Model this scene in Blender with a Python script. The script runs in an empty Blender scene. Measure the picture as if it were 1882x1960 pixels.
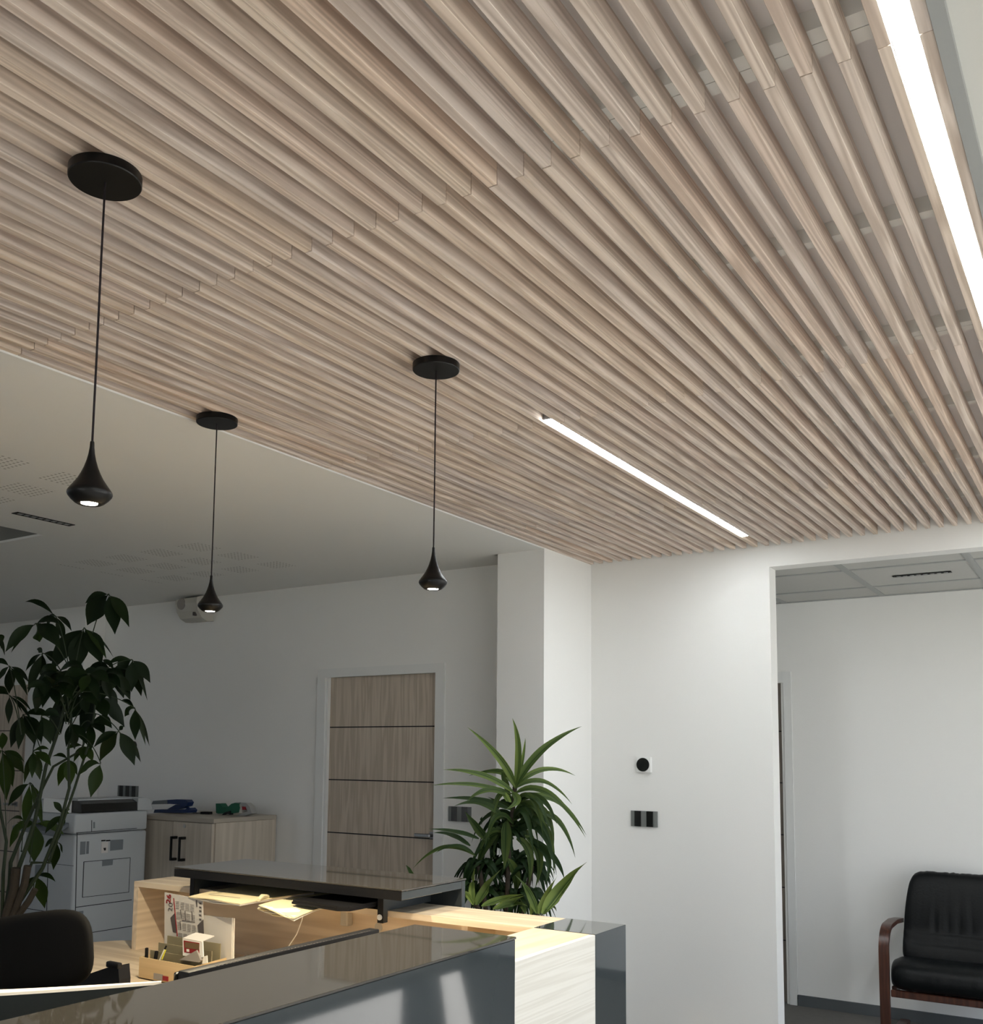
import bpy, bmesh, math, random
from mathutils import Vector, Matrix, noise as mnoise
random.seed(7)
PI = math.pi
S = bpy.context.scene
COL = S.collection

# ------------------------------------------------------------------ camera
F_PX, PX, PY = 1893.7, 941.0, 1254.5
YAW, PITCH, ROLL = 0.5669072, 0.0994952, 0.0081672
CAM = Vector((0.0, 0.0, 1.56))
ca, sa, cb, sb, cc, sc = math.cos(YAW), math.sin(YAW), math.cos(PITCH), math.sin(PITCH), math.cos(ROLL), math.sin(ROLL)
FWD = Vector((-sa*cb, ca*cb, sb))
R0 = Vector((ca, sa, 0.0)); U0 = R0.cross(FWD)
RIGHT = R0*cc + U0*sc
UP = -R0*sc + U0*cc
cd = bpy.data.cameras.new('camera')
cam = bpy.data.objects.new('camera', cd); COL.objects.link(cam)
M = Matrix((RIGHT, UP, -FWD)).transposed().to_4x4(); M.translation = CAM
cam.matrix_world = M
cd.sensor_fit = 'HORIZONTAL'; cd.sensor_width = 36.0
cd.lens = F_PX/1882.0*36.0
cd.shift_x = 0.0; cd.shift_y = (PY-980.0)/1882.0
cd.clip_start = 0.05; cd.clip_end = 200
S.camera = cam

# ------------------------------------------------------------------ world, sun, exposure
W = bpy.data.worlds.new('world'); S.world = W; W.use_nodes = True
wn = W.node_tree.nodes; wl = W.node_tree.links
bg = wn['Background']
tc = wn.new('ShaderNodeTexCoord'); sx = wn.new('ShaderNodeSeparateXYZ'); rp = wn.new('ShaderNodeValToRGB')
wl.new(tc.outputs['Generated'], sx.inputs[0]); wl.new(sx.outputs['Z'], rp.inputs[0])
rp.color_ramp.elements[0].position = 0.0; rp.color_ramp.elements[0].color = (0.92, 0.95, 1.0, 1)
rp.color_ramp.elements[1].position = 0.6; rp.color_ramp.elements[1].color = (0.62, 0.78, 1.0, 1)
wl.new(rp.outputs[0], bg.inputs[0])
bg.inputs[1].default_value = 2.0
sun_d = bpy.data.lights.new('sun', 'SUN'); sun_d.energy = 33.0; sun_d.angle = math.radians(0.6); sun_d.color = (1.0, 0.975, 0.94)
sun = bpy.data.objects.new('sun', sun_d); COL.objects.link(sun)
sun.rotation_euler = Vector((-1.22, -1.62, -1.0)).to_track_quat('-Z', 'Y').to_euler()
PENDANT_W = 38.0
STRIP_E = 42.0
S.view_settings.view_transform = 'Standard'; S.view_settings.look = 'None'
S.view_settings.exposure = 0.60; S.view_settings.gamma = 1.0; S.view_settings.use_curve_mapping = False
cy = S.cycles
cy.use_denoising = True
cy.max_bounces = 10; cy.diffuse_bounces = 6; cy.glossy_bounces = 4; cy.transparent_max_bounces = 8
cy.sample_clamp_indirect = 6.0; cy.caustics_reflective = False; cy.caustics_refractive = False

# ------------------------------------------------------------------ measuring helpers
def ray(px, py):
    return RIGHT*((px-PX)/F_PX) - UP*((py-PY)/F_PX) + FWD
def at(px, py, t):                       # point seen at that place, t metres in front of the camera plane
    return CAM + ray(px, py)*t
def on(px, py, ax, val):                 # point seen at that place on an axis plane
    d = ray(px, py); return CAM + d*((val-CAM[ax])/d[ax])

# ------------------------------------------------------------------ materials
def mat(name):
    m = bpy.data.materials.new(name); m.use_nodes = True
    return m, m.node_tree.nodes, m.node_tree.links, m.node_tree.nodes['Principled BSDF']
def plain(name, col, rough=0.5, spec=0.5, metal=0.0, bump=0.0, bscale=300.0, coat=0.0, var=0.0, vscale=3.0):
    m, n, l, b = mat(name)
    b.inputs['Base Color'].default_value = (*col, 1); b.inputs['Roughness'].default_value = rough
    b.inputs['Specular IOR Level'].default_value = spec; b.inputs['Metallic'].default_value = metal
    b.inputs['Coat Weight'].default_value = coat; b.inputs['Coat Roughness'].default_value = 0.03
    g = n.new('ShaderNodeNewGeometry')
    if bump:
        t = n.new('ShaderNodeTexNoise'); t.inputs['Scale'].default_value = bscale; t.inputs['Detail'].default_value = 3
        l.new(g.outputs['Position'], t.inputs['Vector'])
        bp = n.new('ShaderNodeBump'); bp.inputs['Strength'].default_value = bump; bp.inputs['Distance'].default_value = 0.002
        l.new(t.outputs[0], bp.inputs['Height']); l.new(bp.outputs[0], b.inputs['Normal'])
    v = n.new('ShaderNodeTexNoise'); v.inputs['Scale'].default_value = vscale; v.inputs['Detail'].default_value = 4
    l.new(g.outputs['Position'], v.inputs['Vector'])
    mx = n.new('ShaderNodeMix'); mx.data_type = 'RGBA'
    k = 1.0-var
    mx.inputs['A'].default_value = (col[0]*k, col[1]*k, col[2]*k, 1); mx.inputs['B'].default_value = (*col, 1)
    l.new(v.outputs[0], mx.inputs['Factor']); l.new(mx.outputs['Result'], b.inputs['Base Color'])
    return m
def emit(name, col, e):
    m, n, l, b = mat(name)
    b.inputs['Base Color'].default_value = (*col, 1)
    b.inputs['Emission Color'].default_value = (*col, 1); b.inputs['Emission Strength'].default_value = e
    return m
def wood(name, dark, light, axis, ring=7.0, lines=34.0, stretch=0.07, rough=0.45, fibre=0.5, cells=None, tints=None, contrast=1.0, spec=0.4, bump=0.15):
    """grain running along one axis; cells = (origin, size) lists make every board different"""
    m, n, l, b = mat(name)
    g = n.new('ShaderNodeNewGeometry')
    vec = g.outputs['Position']
    rnd = None
    if cells:
        o, s = cells
        sub = n.new('ShaderNodeVectorMath'); sub.operation = 'SUBTRACT'; sub.inputs[1].default_value = o
        div = n.new('ShaderNodeVectorMath'); div.operation = 'DIVIDE'; div.inputs[1].default_value = s
        fl = n.new('ShaderNodeVectorMath'); fl.operation = 'FLOOR'
        l.new(vec, sub.inputs[0]); l.new(sub.outputs[0], div.inputs[0]); l.new(div.outputs[0], fl.inputs[0])
        wnz = n.new('ShaderNodeTexWhiteNoise'); wnz.noise_dimensions = '3D'; l.new(fl.outputs[0], wnz.inputs['Vector'])
        off = n.new('ShaderNodeVectorMath'); off.operation = 'SCALE'; off.inputs['Scale'].default_value = 40.0
        l.new(wnz.outputs['Color'], off.inputs[0])
        add = n.new('ShaderNodeVectorMath'); add.operation = 'ADD'
        l.new(vec, add.inputs[0]); l.new(off.outputs[0], add.inputs[1]); vec = add.outputs[0]
        rnd = wnz.outputs['Color']
    sc1 = [ring]*3; sc1[axis] = ring*stretch
    m1 = n.new('ShaderNodeVectorMath'); m1.operation = 'MULTIPLY'; m1.inputs[1].default_value = sc1
    l.new(vec, m1.inputs[0])
    n1 = n.new('ShaderNodeTexNoise'); n1.inputs['Scale'].default_value = 1.0; n1.inputs['Detail'].default_value = 2.0
    n1.inputs['Roughness'].default_value = 0.45
    l.new(m1.outputs[0], n1.inputs['Vector'])
    mu = n.new('ShaderNodeMath'); mu.operation = 'MULTIPLY'; mu.inputs[1].default_value = lines*2
    l.new(n1.outputs[0], mu.inputs[0])
    sn = n.new('ShaderNodeMath'); sn.operation = 'SINE'; l.new(mu.outputs[0], sn.inputs[0])
    mr = n.new('ShaderNodeMapRange'); mr.inputs[1].default_value = -1; mr.inputs[2].default_value = 1
    l.new(sn.outputs[0], mr.inputs[0])
    sc2 = [260.0]*3; sc2[axis] = 5.0
    m2 = n.new('ShaderNodeVectorMath'); m2.operation = 'MULTIPLY'; m2.inputs[1].default_value = sc2
    l.new(vec, m2.inputs[0])
    n2 = n.new('ShaderNodeTexNoise'); n2.inputs['Scale'].default_value = 1.0; n2.inputs['Detail'].default_value = 3.0
    l.new(m2.outputs[0], n2.inputs['Vector'])
    mix = n.new('ShaderNodeMix'); mix.data_type = 'FLOAT'; mix.inputs[0].default_value = fibre
    l.new(mr.outputs[0], mix.inputs[2]); l.new(n2.outputs[0], mix.inputs[3])
    cr = n.new('ShaderNodeValToRGB')
    cr.color_ramp.elements[0].position = 0.5-0.42/contrast; cr.color_ramp.elements[1].position = 0.5+0.35/contrast
    cr.color_ramp.elements[0].color = (*dark, 1); cr.color_ramp.elements[1].color = (*light, 1)
    l.new(mix.outputs[0], cr.inputs[0])
    out = cr.outputs[0]
    if rnd is not None:
        sep = n.new('ShaderNodeSeparateColor'); l.new(rnd, sep.inputs[0])
        tr = n.new('ShaderNodeValToRGB'); tr.color_ramp.interpolation = 'LINEAR'
        e = tr.color_ramp.elements
        while len(e) < len(tints): e.new(0.5)
        for i, c in enumerate(tints):
            e[i].position = i/(len(tints)-1); e[i].color = (*c, 1)
        l.new(sep.outputs[0], tr.inputs[0])
        mm = n.new('ShaderNodeMix'); mm.data_type = 'RGBA'; mm.blend_type = 'MULTIPLY'; mm.inputs[0].default_value = 1.0
        l.new(out, mm.inputs['A']); l.new(tr.outputs[0], mm.inputs['B']); out = mm.outputs['Result']
    l.new(out, b.inputs['Base Color'])
    b.inputs['Roughness'].default_value = rough; b.inputs['Specular IOR Level'].default_value = spec
    if bump:
        bp = n.new('ShaderNodeBump'); bp.inputs['Strength'].default_value = bump; bp.inputs['Distance'].default_value = 0.001
        l.new(mix.outputs[0], bp.inputs['Height']); l.new(bp.outputs[0], b.inputs['Normal'])
    return m

PITCH_S = 0.060481
SL0 = -2.5521                                   # right edge of the first slat
M_wall = plain('painted_plaster', (0.80, 0.80, 0.785), 0.85, 0.25, bump=0.25, bscale=260, var=0.02)
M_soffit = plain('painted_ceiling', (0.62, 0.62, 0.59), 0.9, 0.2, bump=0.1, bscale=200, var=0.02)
M_board = plain('grey_backing_board', (0.86, 0.84, 0.84), 0.8, 0.2, var=0.05)
M_recess = plain('dark_grey_ceiling_recess', (0.20, 0.20, 0.185), 0.9, 0.2)
M_batten = plain('pale_painted_batten', (0.80, 0.80, 0.77), 0.7, 0.3, var=0.05)
M_slat = wood('larch_slat', (0.48, 0.395, 0.335), (0.76, 0.665, 0.595), 1, ring=24, lines=26, stretch=.03, rough=0.5, fibre=0.45,
              cells=((SL0-0.040, 0.255, 2.0), (PITCH_S, 1.29, 3.0)),
              tints=[(0.95, 0.95, 0.97), (1.0, 0.98, 0.95), (0.93, 0.93, 0.94), (1.0, 0.96, 0.89), (0.97, 0.94, 0.93), (1.02, 0.93, 0.84)],
              contrast=1.0, bump=0.25, spec=0.22)
M_white = plain('white_paint', (0.78, 0.79, 0.78), 0.45, 0.4, var=0.02)
M_frame = plain('door_frame_paint', (0.74, 0.75, 0.74), 0.45, 0.4, var=0.02)
M_door = wood('door_laminate', (0.36, 0.30, 0.235), (0.60, 0.52, 0.43), 2, ring=14, lines=18, rough=0.5, fibre=0.65)
M_door_shaded = wood('shaded_door_laminate', (0.10, 0.085, 0.07), (0.20, 0.17, 0.14), 2, ring=14, lines=18, rough=0.5, fibre=0.65)  # shade on the waiting room door put into a darker laminate colour
M_cabw = wood('cabinet_laminate', (0.42, 0.37, 0.30), (0.58, 0.52, 0.44), 2, ring=11, lines=14, rough=0.5, fibre=0.6)
M_cabtop = plain('cabinet_top_laminate', (0.40, 0.36, 0.30), 0.5, 0.4, var=0.05)
M_desk_x = wood('maple_laminate_lengthwise', (0.60, 0.49, 0.36), (0.78, 0.67, 0.52), 0, ring=10, lines=16, rough=0.4, fibre=0.35)
M_desk_y = wood('maple_laminate_crosswise', (0.62, 0.51, 0.38), (0.78, 0.67, 0.52), 1, ring=10, lines=16, rough=0.4, fibre=0.35)
M_front = wood('daylit_larch_panel', (0.70, 0.67, 0.60), (0.80, 0.775, 0.71), 1, ring=22, lines=26, stretch=.02, rough=0.45, fibre=0.4, bump=0.3)  # daylight on the desk front put into a paler wood colour
M_gloss = plain('slate_high_gloss', (0.040, 0.048, 0.051), 0.06, 0.5, coat=0.5, bump=0.012, bscale=14)
M_glass_top = plain('smoked_glass_top', (0.060, 0.056, 0.050), 0.04, 0.6, coat=0.8)
M_edge = plain('glass_plate_edge', (0.32, 0.30, 0.27), 0.2, 0.6)
M_slate = plain('slate_laminate', (0.045, 0.055, 0.060), 0.35, 0.5)
M_black = plain('matt_black_metal', (0.004, 0.004, 0.004), 0.36, 0.28, var=0.1)
M_blackp = plain('black_plastic', (0.008, 0.008, 0.009), 0.5, 0.25, var=0.1)
M_cord = plain('black_textile_cord', (0.015, 0.010, 0.012), 0.8, 0.3, bump=0.4, bscale=900)
M_mesh = plain('black_upholstery', (0.008, 0.008, 0.008), 0.8, 0.12, bump=0.3, bscale=1200)
M_leather = plain('black_leather', (0.003, 0.004, 0.0045), 0.42, 0.20, bump=0.5, bscale=90)
M_brown = wood('stained_mahogany', (0.030, 0.010, 0.006), (0.085, 0.030, 0.018), 2, ring=20, lines=14, rough=0.3, fibre=0.5, spec=0.5)
M_prn = plain('printer_grey_plastic', (0.44, 0.465, 0.48), 0.45, 0.4, var=0.03)
M_prn_d = plain('printer_dark_grey', (0.16, 0.18, 0.195), 0.45, 0.4)
M_dark = plain('blue_black_plastic', (0.013, 0.018, 0.021), 0.5, 0.25)
M_line = plain('shadow_gap', (0.02, 0.02, 0.022), 0.7, 0.2)
M_floor = plain('grey_vinyl_floor', (0.17, 0.165, 0.155), 0.75, 0.15, var=0.25, vscale=30)
M_skirt = plain('grey_skirting', (0.09, 0.10, 0.105), 0.5, 0.4)
M_tile = plain('mineral_ceiling_tile', (0.52, 0.52, 0.50), 0.95, 0.1, bump=0.6, bscale=500, var=0.06, vscale=60)
M_grid = plain('ceiling_grid_metal', (0.33, 0.34, 0.335), 0.5, 0.4)
M_cream = plain('cream_plastic', (0.50, 0.485, 0.44), 0.5, 0.4)
M_paper = plain('white_paper', (0.82, 0.80, 0.74), 0.8, 0.2, var=0.03, vscale=40)
M_paper2 = plain('manila_paper', (0.80, 0.70, 0.45), 0.8, 0.2, var=0.06, vscale=40)
M_print = plain('printed_greyish_paper', (0.62, 0.60, 0.57), 0.8, 0.2, var=0.05, vscale=120)
M_card = plain('greyboard', (0.30, 0.265, 0.17), 0.8, 0.2, var=0.08, vscale=60)
M_ply = wood('light_plywood', (0.50, 0.36, 0.19), (0.66, 0.50, 0.29), 0, ring=12, lines=10, rough=0.5, fibre=0.4)
M_red = plain('red_ink', (0.26, 0.015, 0.02), 0.6, 0.3)
M_ink = plain('grey_ink', (0.10, 0.09, 0.09), 0.7, 0.2)
M_inkl = plain('light_grey_ink', (0.30, 0.28, 0.26), 0.7, 0.2)
M_blue = plain('blue_metal', (0.012, 0.03, 0.10), 0.35, 0.5)
M_green = plain('green_plastic', (0.004, 0.085, 0.045), 0.45, 0.4)
M_steel = plain('brushed_steel', (0.50, 0.50, 0.49), 0.3, 0.5, metal=0.9)
M_chrome = plain('dull_chrome', (0.30, 0.31, 0.32), 0.3, 0.5, metal=0.9)
M_switch = plain('anthracite_switch_frame', (0.16, 0.17, 0.165), 0.4, 0.4)
M_rocker = plain('black_switch_rocker', (0.006, 0.007, 0.006), 0.2, 0.5)
M_yel = plain('yellow_plastic', (0.70, 0.65, 0.06), 0.4, 0.4)
M_orange = plain('orange_plastic', (0.65, 0.10, 0.02), 0.4, 0.4)
M_brownlcd = plain('brown_display', (0.16, 0.10, 0.05), 0.3, 0.5)
M_bark = plain('bark', (0.055, 0.046, 0.036), 0.9, 0.2, bump=1.0, bscale=120, var=0.4, vscale=60)
M_stem = plain('green_stem', (0.020, 0.032, 0.014), 0.6, 0.3)
M_pot = plain('grey_pot', (0.12, 0.12, 0.12), 0.5, 0.4)
M_soil = plain('soil', (0.03, 0.02, 0.015), 0.95, 0.1, bump=1, bscale=100)
M_out = plain('pale_paving', (0.42, 0.41, 0.37), 0.9, 0.2, var=0.3, vscale=1.5)
M_led = emit('cool_white_diffuser', (0.93, 0.98, 1.0), STRIP_E)
M_bulb = emit('pendant_led', (1.0, 0.93, 0.80), 14.0)

def leaf_mat(name, dark, light, stripe=None, tip=None):
    m, n, l, b = mat(name)
    at_ = n.new('ShaderNodeVertexColor'); at_.layer_name = 'leafuv'      # R = across, G = along, B = random
    sep = n.new('ShaderNodeSeparateColor'); l.new(at_.outputs[0], sep.inputs[0])
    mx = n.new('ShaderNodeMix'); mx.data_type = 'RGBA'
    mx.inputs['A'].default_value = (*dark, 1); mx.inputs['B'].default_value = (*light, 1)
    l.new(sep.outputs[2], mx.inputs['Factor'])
    out = mx.outputs['Result']
    if stripe:
        r = n.new('ShaderNodeValToRGB'); r.color_ramp.interpolation = 'LINEAR'
        e = r.color_ramp.elements
        pts = stripe
        while len(e) < len(pts): e.new(0.5)
        for i, (p, c) in enumerate(pts): e[i].position = p; e[i].color = (c, c, c, 1)
        l.new(sep.outputs[0], r.inputs[0])
        m2 = n.new('ShaderNodeMix'); m2.data_type = 'RGBA'; m2.inputs['B'].default_value = (0.25, 0.33, 0.085, 1)
        mm_ = n.new('ShaderNodeMath'); mm_.operation = 'MULTIPLY'; l.new(r.outputs[0], mm_.inputs[0]); l.new(sep.outputs[2], mm_.inputs[1]); l.new(mm_.outputs[0], m2.inputs['Factor']); l.new(out, m2.inputs['A']); out = m2.outputs['Result']
    l.new(out, b.inputs['Base Color'])
    b.inputs['Roughness'].default_value = 0.5; b.inputs['Specular IOR Level'].default_value = 0.18
    tl = n.new('ShaderNodeBsdfTranslucent'); l.new(out, tl.inputs[0])
    ms = n.new('ShaderNodeMixShader'); ms.inputs[0].default_value = 0.25
    l.new(b.outputs[0], ms.inputs[1]); l.new(tl.outputs[0], ms.inputs[2])
    l.new(ms.outputs[0], n['Material Output'].inputs[0])
    return m
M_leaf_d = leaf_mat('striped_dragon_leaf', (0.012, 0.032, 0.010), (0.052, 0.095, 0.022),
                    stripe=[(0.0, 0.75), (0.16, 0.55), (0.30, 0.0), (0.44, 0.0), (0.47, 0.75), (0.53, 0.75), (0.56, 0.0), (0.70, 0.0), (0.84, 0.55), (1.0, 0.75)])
M_leaf_p = leaf_mat('dark_hand_shaped_leaf', (0.004, 0.012, 0.003), (0.045, 0.085, 0.010))

# ------------------------------------------------------------------ mesh builder
ORI = {}
class MB:
    def __init__(self): self.bm = bmesh.new(); self.cl = None
    def box(self, a, b, bev=0.0, seg=1):
        x0, y0, z0 = [min(a[i], b[i]) for i in range(3)]; x1, y1, z1 = [max(a[i], b[i]) for i in range(3)]
        r = bmesh.ops.create_cube(self.bm, size=1.0)
        vs = r['verts']
        for v in vs:
            v.co = Vector((x0+(v.co.x+.5)*(x1-x0), y0+(v.co.y+.5)*(y1-y0), z0+(v.co.z+.5)*(z1-z0)))
        if bev > 0:
            es = list({e for v in vs for e in v.link_edges})
            bmesh.ops.bevel(self.bm, geom=es, offset=bev, segments=seg, affect='EDGES', profile=0.5)
        return self
    def face(self, pts):
        vs = [self.bm.verts.new(p) for p in pts]; return self.bm.faces.new(vs)
    def prism(self, pts, d):                 # polygon pts extruded by vector d
        d = Vector(d); a = [self.bm.verts.new(p) for p in pts]; b = [self.bm.verts.new(Vector(p)+d) for p in pts]
        n = len(pts)
        self.bm.faces.new(a[::-1]); self.bm.faces.new(b)
        for i in range(n): self.bm.faces.new((a[i], a[(i+1) % n], b[(i+1) % n], b[i]))
        return self
    def lathe(self, prof, c, seg=48, axis='z', cap=True):   # prof list of (r, h)
        c = Vector(c); rings = []
        for r, h in prof:
            ring = []
            for k in range(seg):
                t = 2*PI*k/seg; u, w = r*math.cos(t), r*math.sin(t)
                p = {'z': Vector((u, w, h)), 'y': Vector((u, h, w)), 'x': Vector((h, u, w))}[axis]
                ring.append(self.bm.verts.new(c+p))
            rings.append(ring)
        for a, b in zip(rings, rings[1:]):
            for k in range(seg): self.bm.faces.new((a[k], a[(k+1) % seg], b[(k+1) % seg], b[k]))
        if cap:
            self.bm.faces.new(rings[0][::-1]); self.bm.faces.new(rings[-1])
        return self
    def tube(self, pts, r, seg=8):
        pts = [Vector(p) for p in pts]; rs = r if isinstance(r, (list, tuple)) else [r]*len(pts)
        rings = []; ref = Vector((0.13, 0.31, 0.94))
        for i, p in enumerate(pts):
            t = (pts[min(i+1, len(pts)-1)]-pts[max(i-1, 0)]).normalized()
            if abs(t.dot(ref)) > 0.95: ref = Vector((1, 0.1, 0))
            u = t.cross(ref).normalized(); w = t.cross(u)
            rings.append([self.bm.verts.new(p+(u*math.cos(2*PI*k/seg)+w*math.sin(2*PI*k/seg))*rs[i]) for k in range(seg)])
        for a, b in zip(rings, rings[1:]):
            for k in range(seg): self.bm.faces.new((a[k], a[(k+1) % seg], b[(k+1) % seg], b[k]))
        self.bm.faces.new(rings[0][::-1]); self.bm.faces.new(rings[-1])
        return self
    def strip(self, path, wv, th):           # bent flat bar: path points, width vector, thickness
        path = [Vector(p) for p in path]; wv = Vector(wv); rings = []
        for i, p in enumerate(path):
            t = (path[min(i+1, len(path)-1)]-path[max(i-1, 0)]).normalized()
            nn = t.cross(wv).normalized()*th/2; h = wv/2
            rings.append([self.bm.verts.new(q) for q in (p-h-nn, p+h-nn, p+h+nn, p-h+nn)])
        for a, b in zip(rings, rings[1:]):
            for k in range(4): self.bm.faces.new((a[k], a[(k+1) % 4], b[(k+1) % 4], b[k]))
        self.bm.faces.new(rings[0][::-1]); self.bm.faces.new(rings[-1])
        return self
    def leaf(self, base, tip, ctrl, width, nrm, fold=0.25, seg=12, shape='lance', rnd=None, wave=0.0):
        if self.cl is None: self.cl = self.bm.loops.layers.color.new('leafuv')
        base, tip, ctrl, nrm = Vector(base), Vector(tip), Vector(ctrl), Vector(nrm)
        rnd = random.random() if rnd is None else rnd
        rows = []
        na = 4
        for i in range(seg+1):
            s = i/seg
            p = base*(1-s)**2 + ctrl*2*s*(1-s) + tip*s*s
            t = ((ctrl-base)*(1-s) + (tip-ctrl)*s).normalized()
            side = t.cross(nrm)
            if side.length < 0.05: side = t.cross(Vector((0.3, 0.5, 0.8)))
            side.normalize(); up = side.cross(t).normalized()
            if shape == 'lance': w = width*(min(1, (s/0.22))**0.6*0.75+0.25)*(1-max(0, (s-0.35)/0.65)**1.7)
            else: w = width*max(0.03, math.sin(PI*min(1, s*.985+.01)**1.05))**1.15*(1.06-.12*s)
            if i == seg: w = width*0.015
            row = []
            for j in range(na+1):
                a = (j/na-0.5)
                q = p + side*(a*w) - up*(fold*(-abs(a))*w) + up*(wave*w*math.sin(s*17+j*1.3+rnd*9)*abs(a))
                row.append((self.bm.verts.new(q), j/na, s))
            rows.append(row)
        for a, b in zip(rows, rows[1:]):
            for j in range(na):
                q = (a[j], a[j+1], b[j+1], b[j])
                f = self.bm.faces.new([v[0] for v in q]); f.smooth = True
                for lp, v in zip(f.loops, q): lp[self.cl] = (v[1], v[2], rnd, 1)
        return self
    def build(self, name, m, parent=None, smooth=False, solid=0.0):
        bmesh.ops.recalc_face_normals(self.bm, faces=self.bm.faces) if not self.cl else None
        if parent is not None: o0 = ORI[parent.name]
        else:
            xs = [v.co for v in self.bm.verts]
            o0 = Vector(((min(v.x for v in xs)+max(v.x for v in xs))/2, (min(v.y for v in xs)+max(v.y for v in xs))/2, min(v.z for v in xs)))
        for v in self.bm.verts: v.co -= o0
        me = bpy.data.meshes.new(name); self.bm.to_mesh(me); self.bm.free()
        me.materials.append(m)
        o = bpy.data.objects.new(name, me); COL.objects.link(o)
        if smooth:
            for p in me.polygons: p.use_smooth = True
            if smooth != 'all':
                md = o.modifiers.new('edges', 'EDGE_SPLIT'); md.split_angle = math.radians(35)
        if parent is not None:
            o.parent = parent; ORI[o.name] = o0.copy()
        else:
            o.location = o0; ORI[o.name] = o0.copy()
        return o
def tag(o, label, cat, group=None, kind=None):
    o['label'] = label; o['category'] = cat
    if group: o['group'] = group
    if kind: o['kind'] = kind
    return o
def struct(name, mb, m, smooth=False):
    o = mb.build(name, m, None, smooth); o['kind'] = 'structure'; return o
def thing(name, loc, label, cat, group=None):
    o = bpy.data.objects.new(name, None); COL.objects.link(o); o.location = loc; ORI[o.name] = Vector(loc)
    o.empty_display_size = 0.1
    return tag(o, label, cat, group)
def text_mesh(txt, size, bold=0.0):
    c = bpy.data.curves.new('txt', 'FONT'); c.body = txt; c.size = size; c.offset = bold; c.resolution_u = 2
    c.align_x = 'LEFT'
    o = bpy.data.objects.new('txt', c); COL.objects.link(o)
    bpy.context.view_layer.update()
    me = bpy.data.meshes.new_from_object(o.evaluated_get(bpy.context.evaluated_depsgraph_get()))
    COL.objects.unlink(o); bpy.data.objects.remove(o); bpy.data.curves.remove(c)
    return me
def add_mesh(mb, me, mtx):
    off = [mb.bm.verts.new(mtx @ v.co) for v in me.vertices]
    for p in me.polygons:
        try: mb.bm.faces.new([off[i] for i in p.vertices])
        except ValueError: pass

# ------------------------------------------------------------------ room shell
HC = 2.660            # white ceiling
HS = 2.665            # underside of the slats
ZB = 2.750            # backing board
D1 = 5.116            # wall with the passage
D2 = 4.817            # wall with the wooden door
D3 = 6.470            # far wall of the waiting room
XJ = -1.528            # left jamb of the passage
XW = 1.66             # window wall
YN = -2.2             # wall behind the camera
XL = -9.6

struct('floor', MB().box((XL, YN, -0.08), (XW+0.1, 6.6, 0.0)), M_floor)
# walls
struct('wall_front', MB().box((-2.573, D1, 0), (XJ, D1+0.11, ZB)).box((XJ, D1, 2.553), (XW, D1+0.11, ZB)), M_wall)
struct('wall_corner', MB().box((-2.867, 4.56, 0), (-2.573, D1+0.11, ZB)), M_wall)
struct('wall_back', MB().box((-6.62, D2, 0), (-4.385, D2+0.14, HC+.1)).box((-4.385, D2, 2.062), (-3.435, D2+0.14, HC+.1)).box((-3.435, D2, 0), (-2.867, D2+0.14, HC+.1)), M_wall)
struct('wall_pier', MB().box((-7.06, 4.64, 0), (-6.62, 5.2, HC+.1)), M_wall)
struct('wall_far', MB().box((-3.2, D3, 0), (-2.72, D3+0.1, 2.7)).box((-2.72, D3, 2.042), (-1.872, D3+0.1, 2.7)).box((-1.872, D3, 0), (XW, D3+0.1, 2.7)), M_wall)
struct('wall_left', MB().box((XL-0.1, YN, 0), (XL, 5.3, HC+.1)), M_wall)
struct('wall_side', MB().box((XL, 4.93, 0), (-7.06, 5.03, HC+.1)), M_wall)
fill_windows = [(-1.9, -1.05), (-0.95, -0.1), (-7.8, -6.6)]  # unseen windows added behind the camera to brighten and even the room light
struct('wall_near', MB().box((XL, YN-0.1, 0), (-7.8, YN, ZB+.05)).box((-6.6, YN-0.1, 0), (-1.9, YN, ZB+.05)).box((-7.8, YN-.1, 0), (-6.6, YN, .5)).box((-7.8, YN-.1, 2.3), (-6.6, YN, ZB+.05)).box((-1.05, YN-0.1, 0), (-.95, YN, ZB+.05)).box((-.1, YN-0.1, 0), (XW, YN, ZB+.05))
       .box((-1.9, YN-0.1, 0), (-.1, YN, .5)).box((-1.9, YN-0.1, 2.30), (-.1, YN, ZB+.05)), M_wall)
struct('wall_passage', MB().box((-3.3, D1+0.11, 0), (-3.2, D3, 2.7)), M_wall)
# window wall with tall openings
wy = [(0.20, 1.20), (1.50, 2.60), (2.90, 4.05), (4.30, 5.72), (6.06, 6.40)]
mbw = MB().box((XW, YN, 0), (XW+0.04, 6.6, 0.12)).box((XW, YN, 2.30), (XW+0.04, 6.6, ZB+.05))
prev = YN
for a, b in wy:
    mbw.box((XW, prev, 0.12), (XW+0.04, a, 2.30)); prev = b
    if a > 6: mbw.box((XW, a, 1.6), (XW+0.04, b, 2.30))  # infill added over the last window to dim the waiting room
mbw.box((XW, prev, 0.12), (XW+0.04, 6.6, 2.30))
struct('wall_right', mbw, M_wall)
mg, ng, lg, bgl = mat('window_glass')
tr = ng.new('ShaderNodeBsdfTransparent'); gl = ng.new('ShaderNodeBsdfGlossy'); gl.inputs['Roughness'].default_value = 0.0
mxs = ng.new('ShaderNodeMixShader'); mxs.inputs[0].default_value = 0.06
lg.new(tr.outputs[0], mxs.inputs[1]); lg.new(gl.outputs[0], mxs.inputs[2]); lg.new(mxs.outputs[0], ng['Material Output'].inputs[0])
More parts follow.
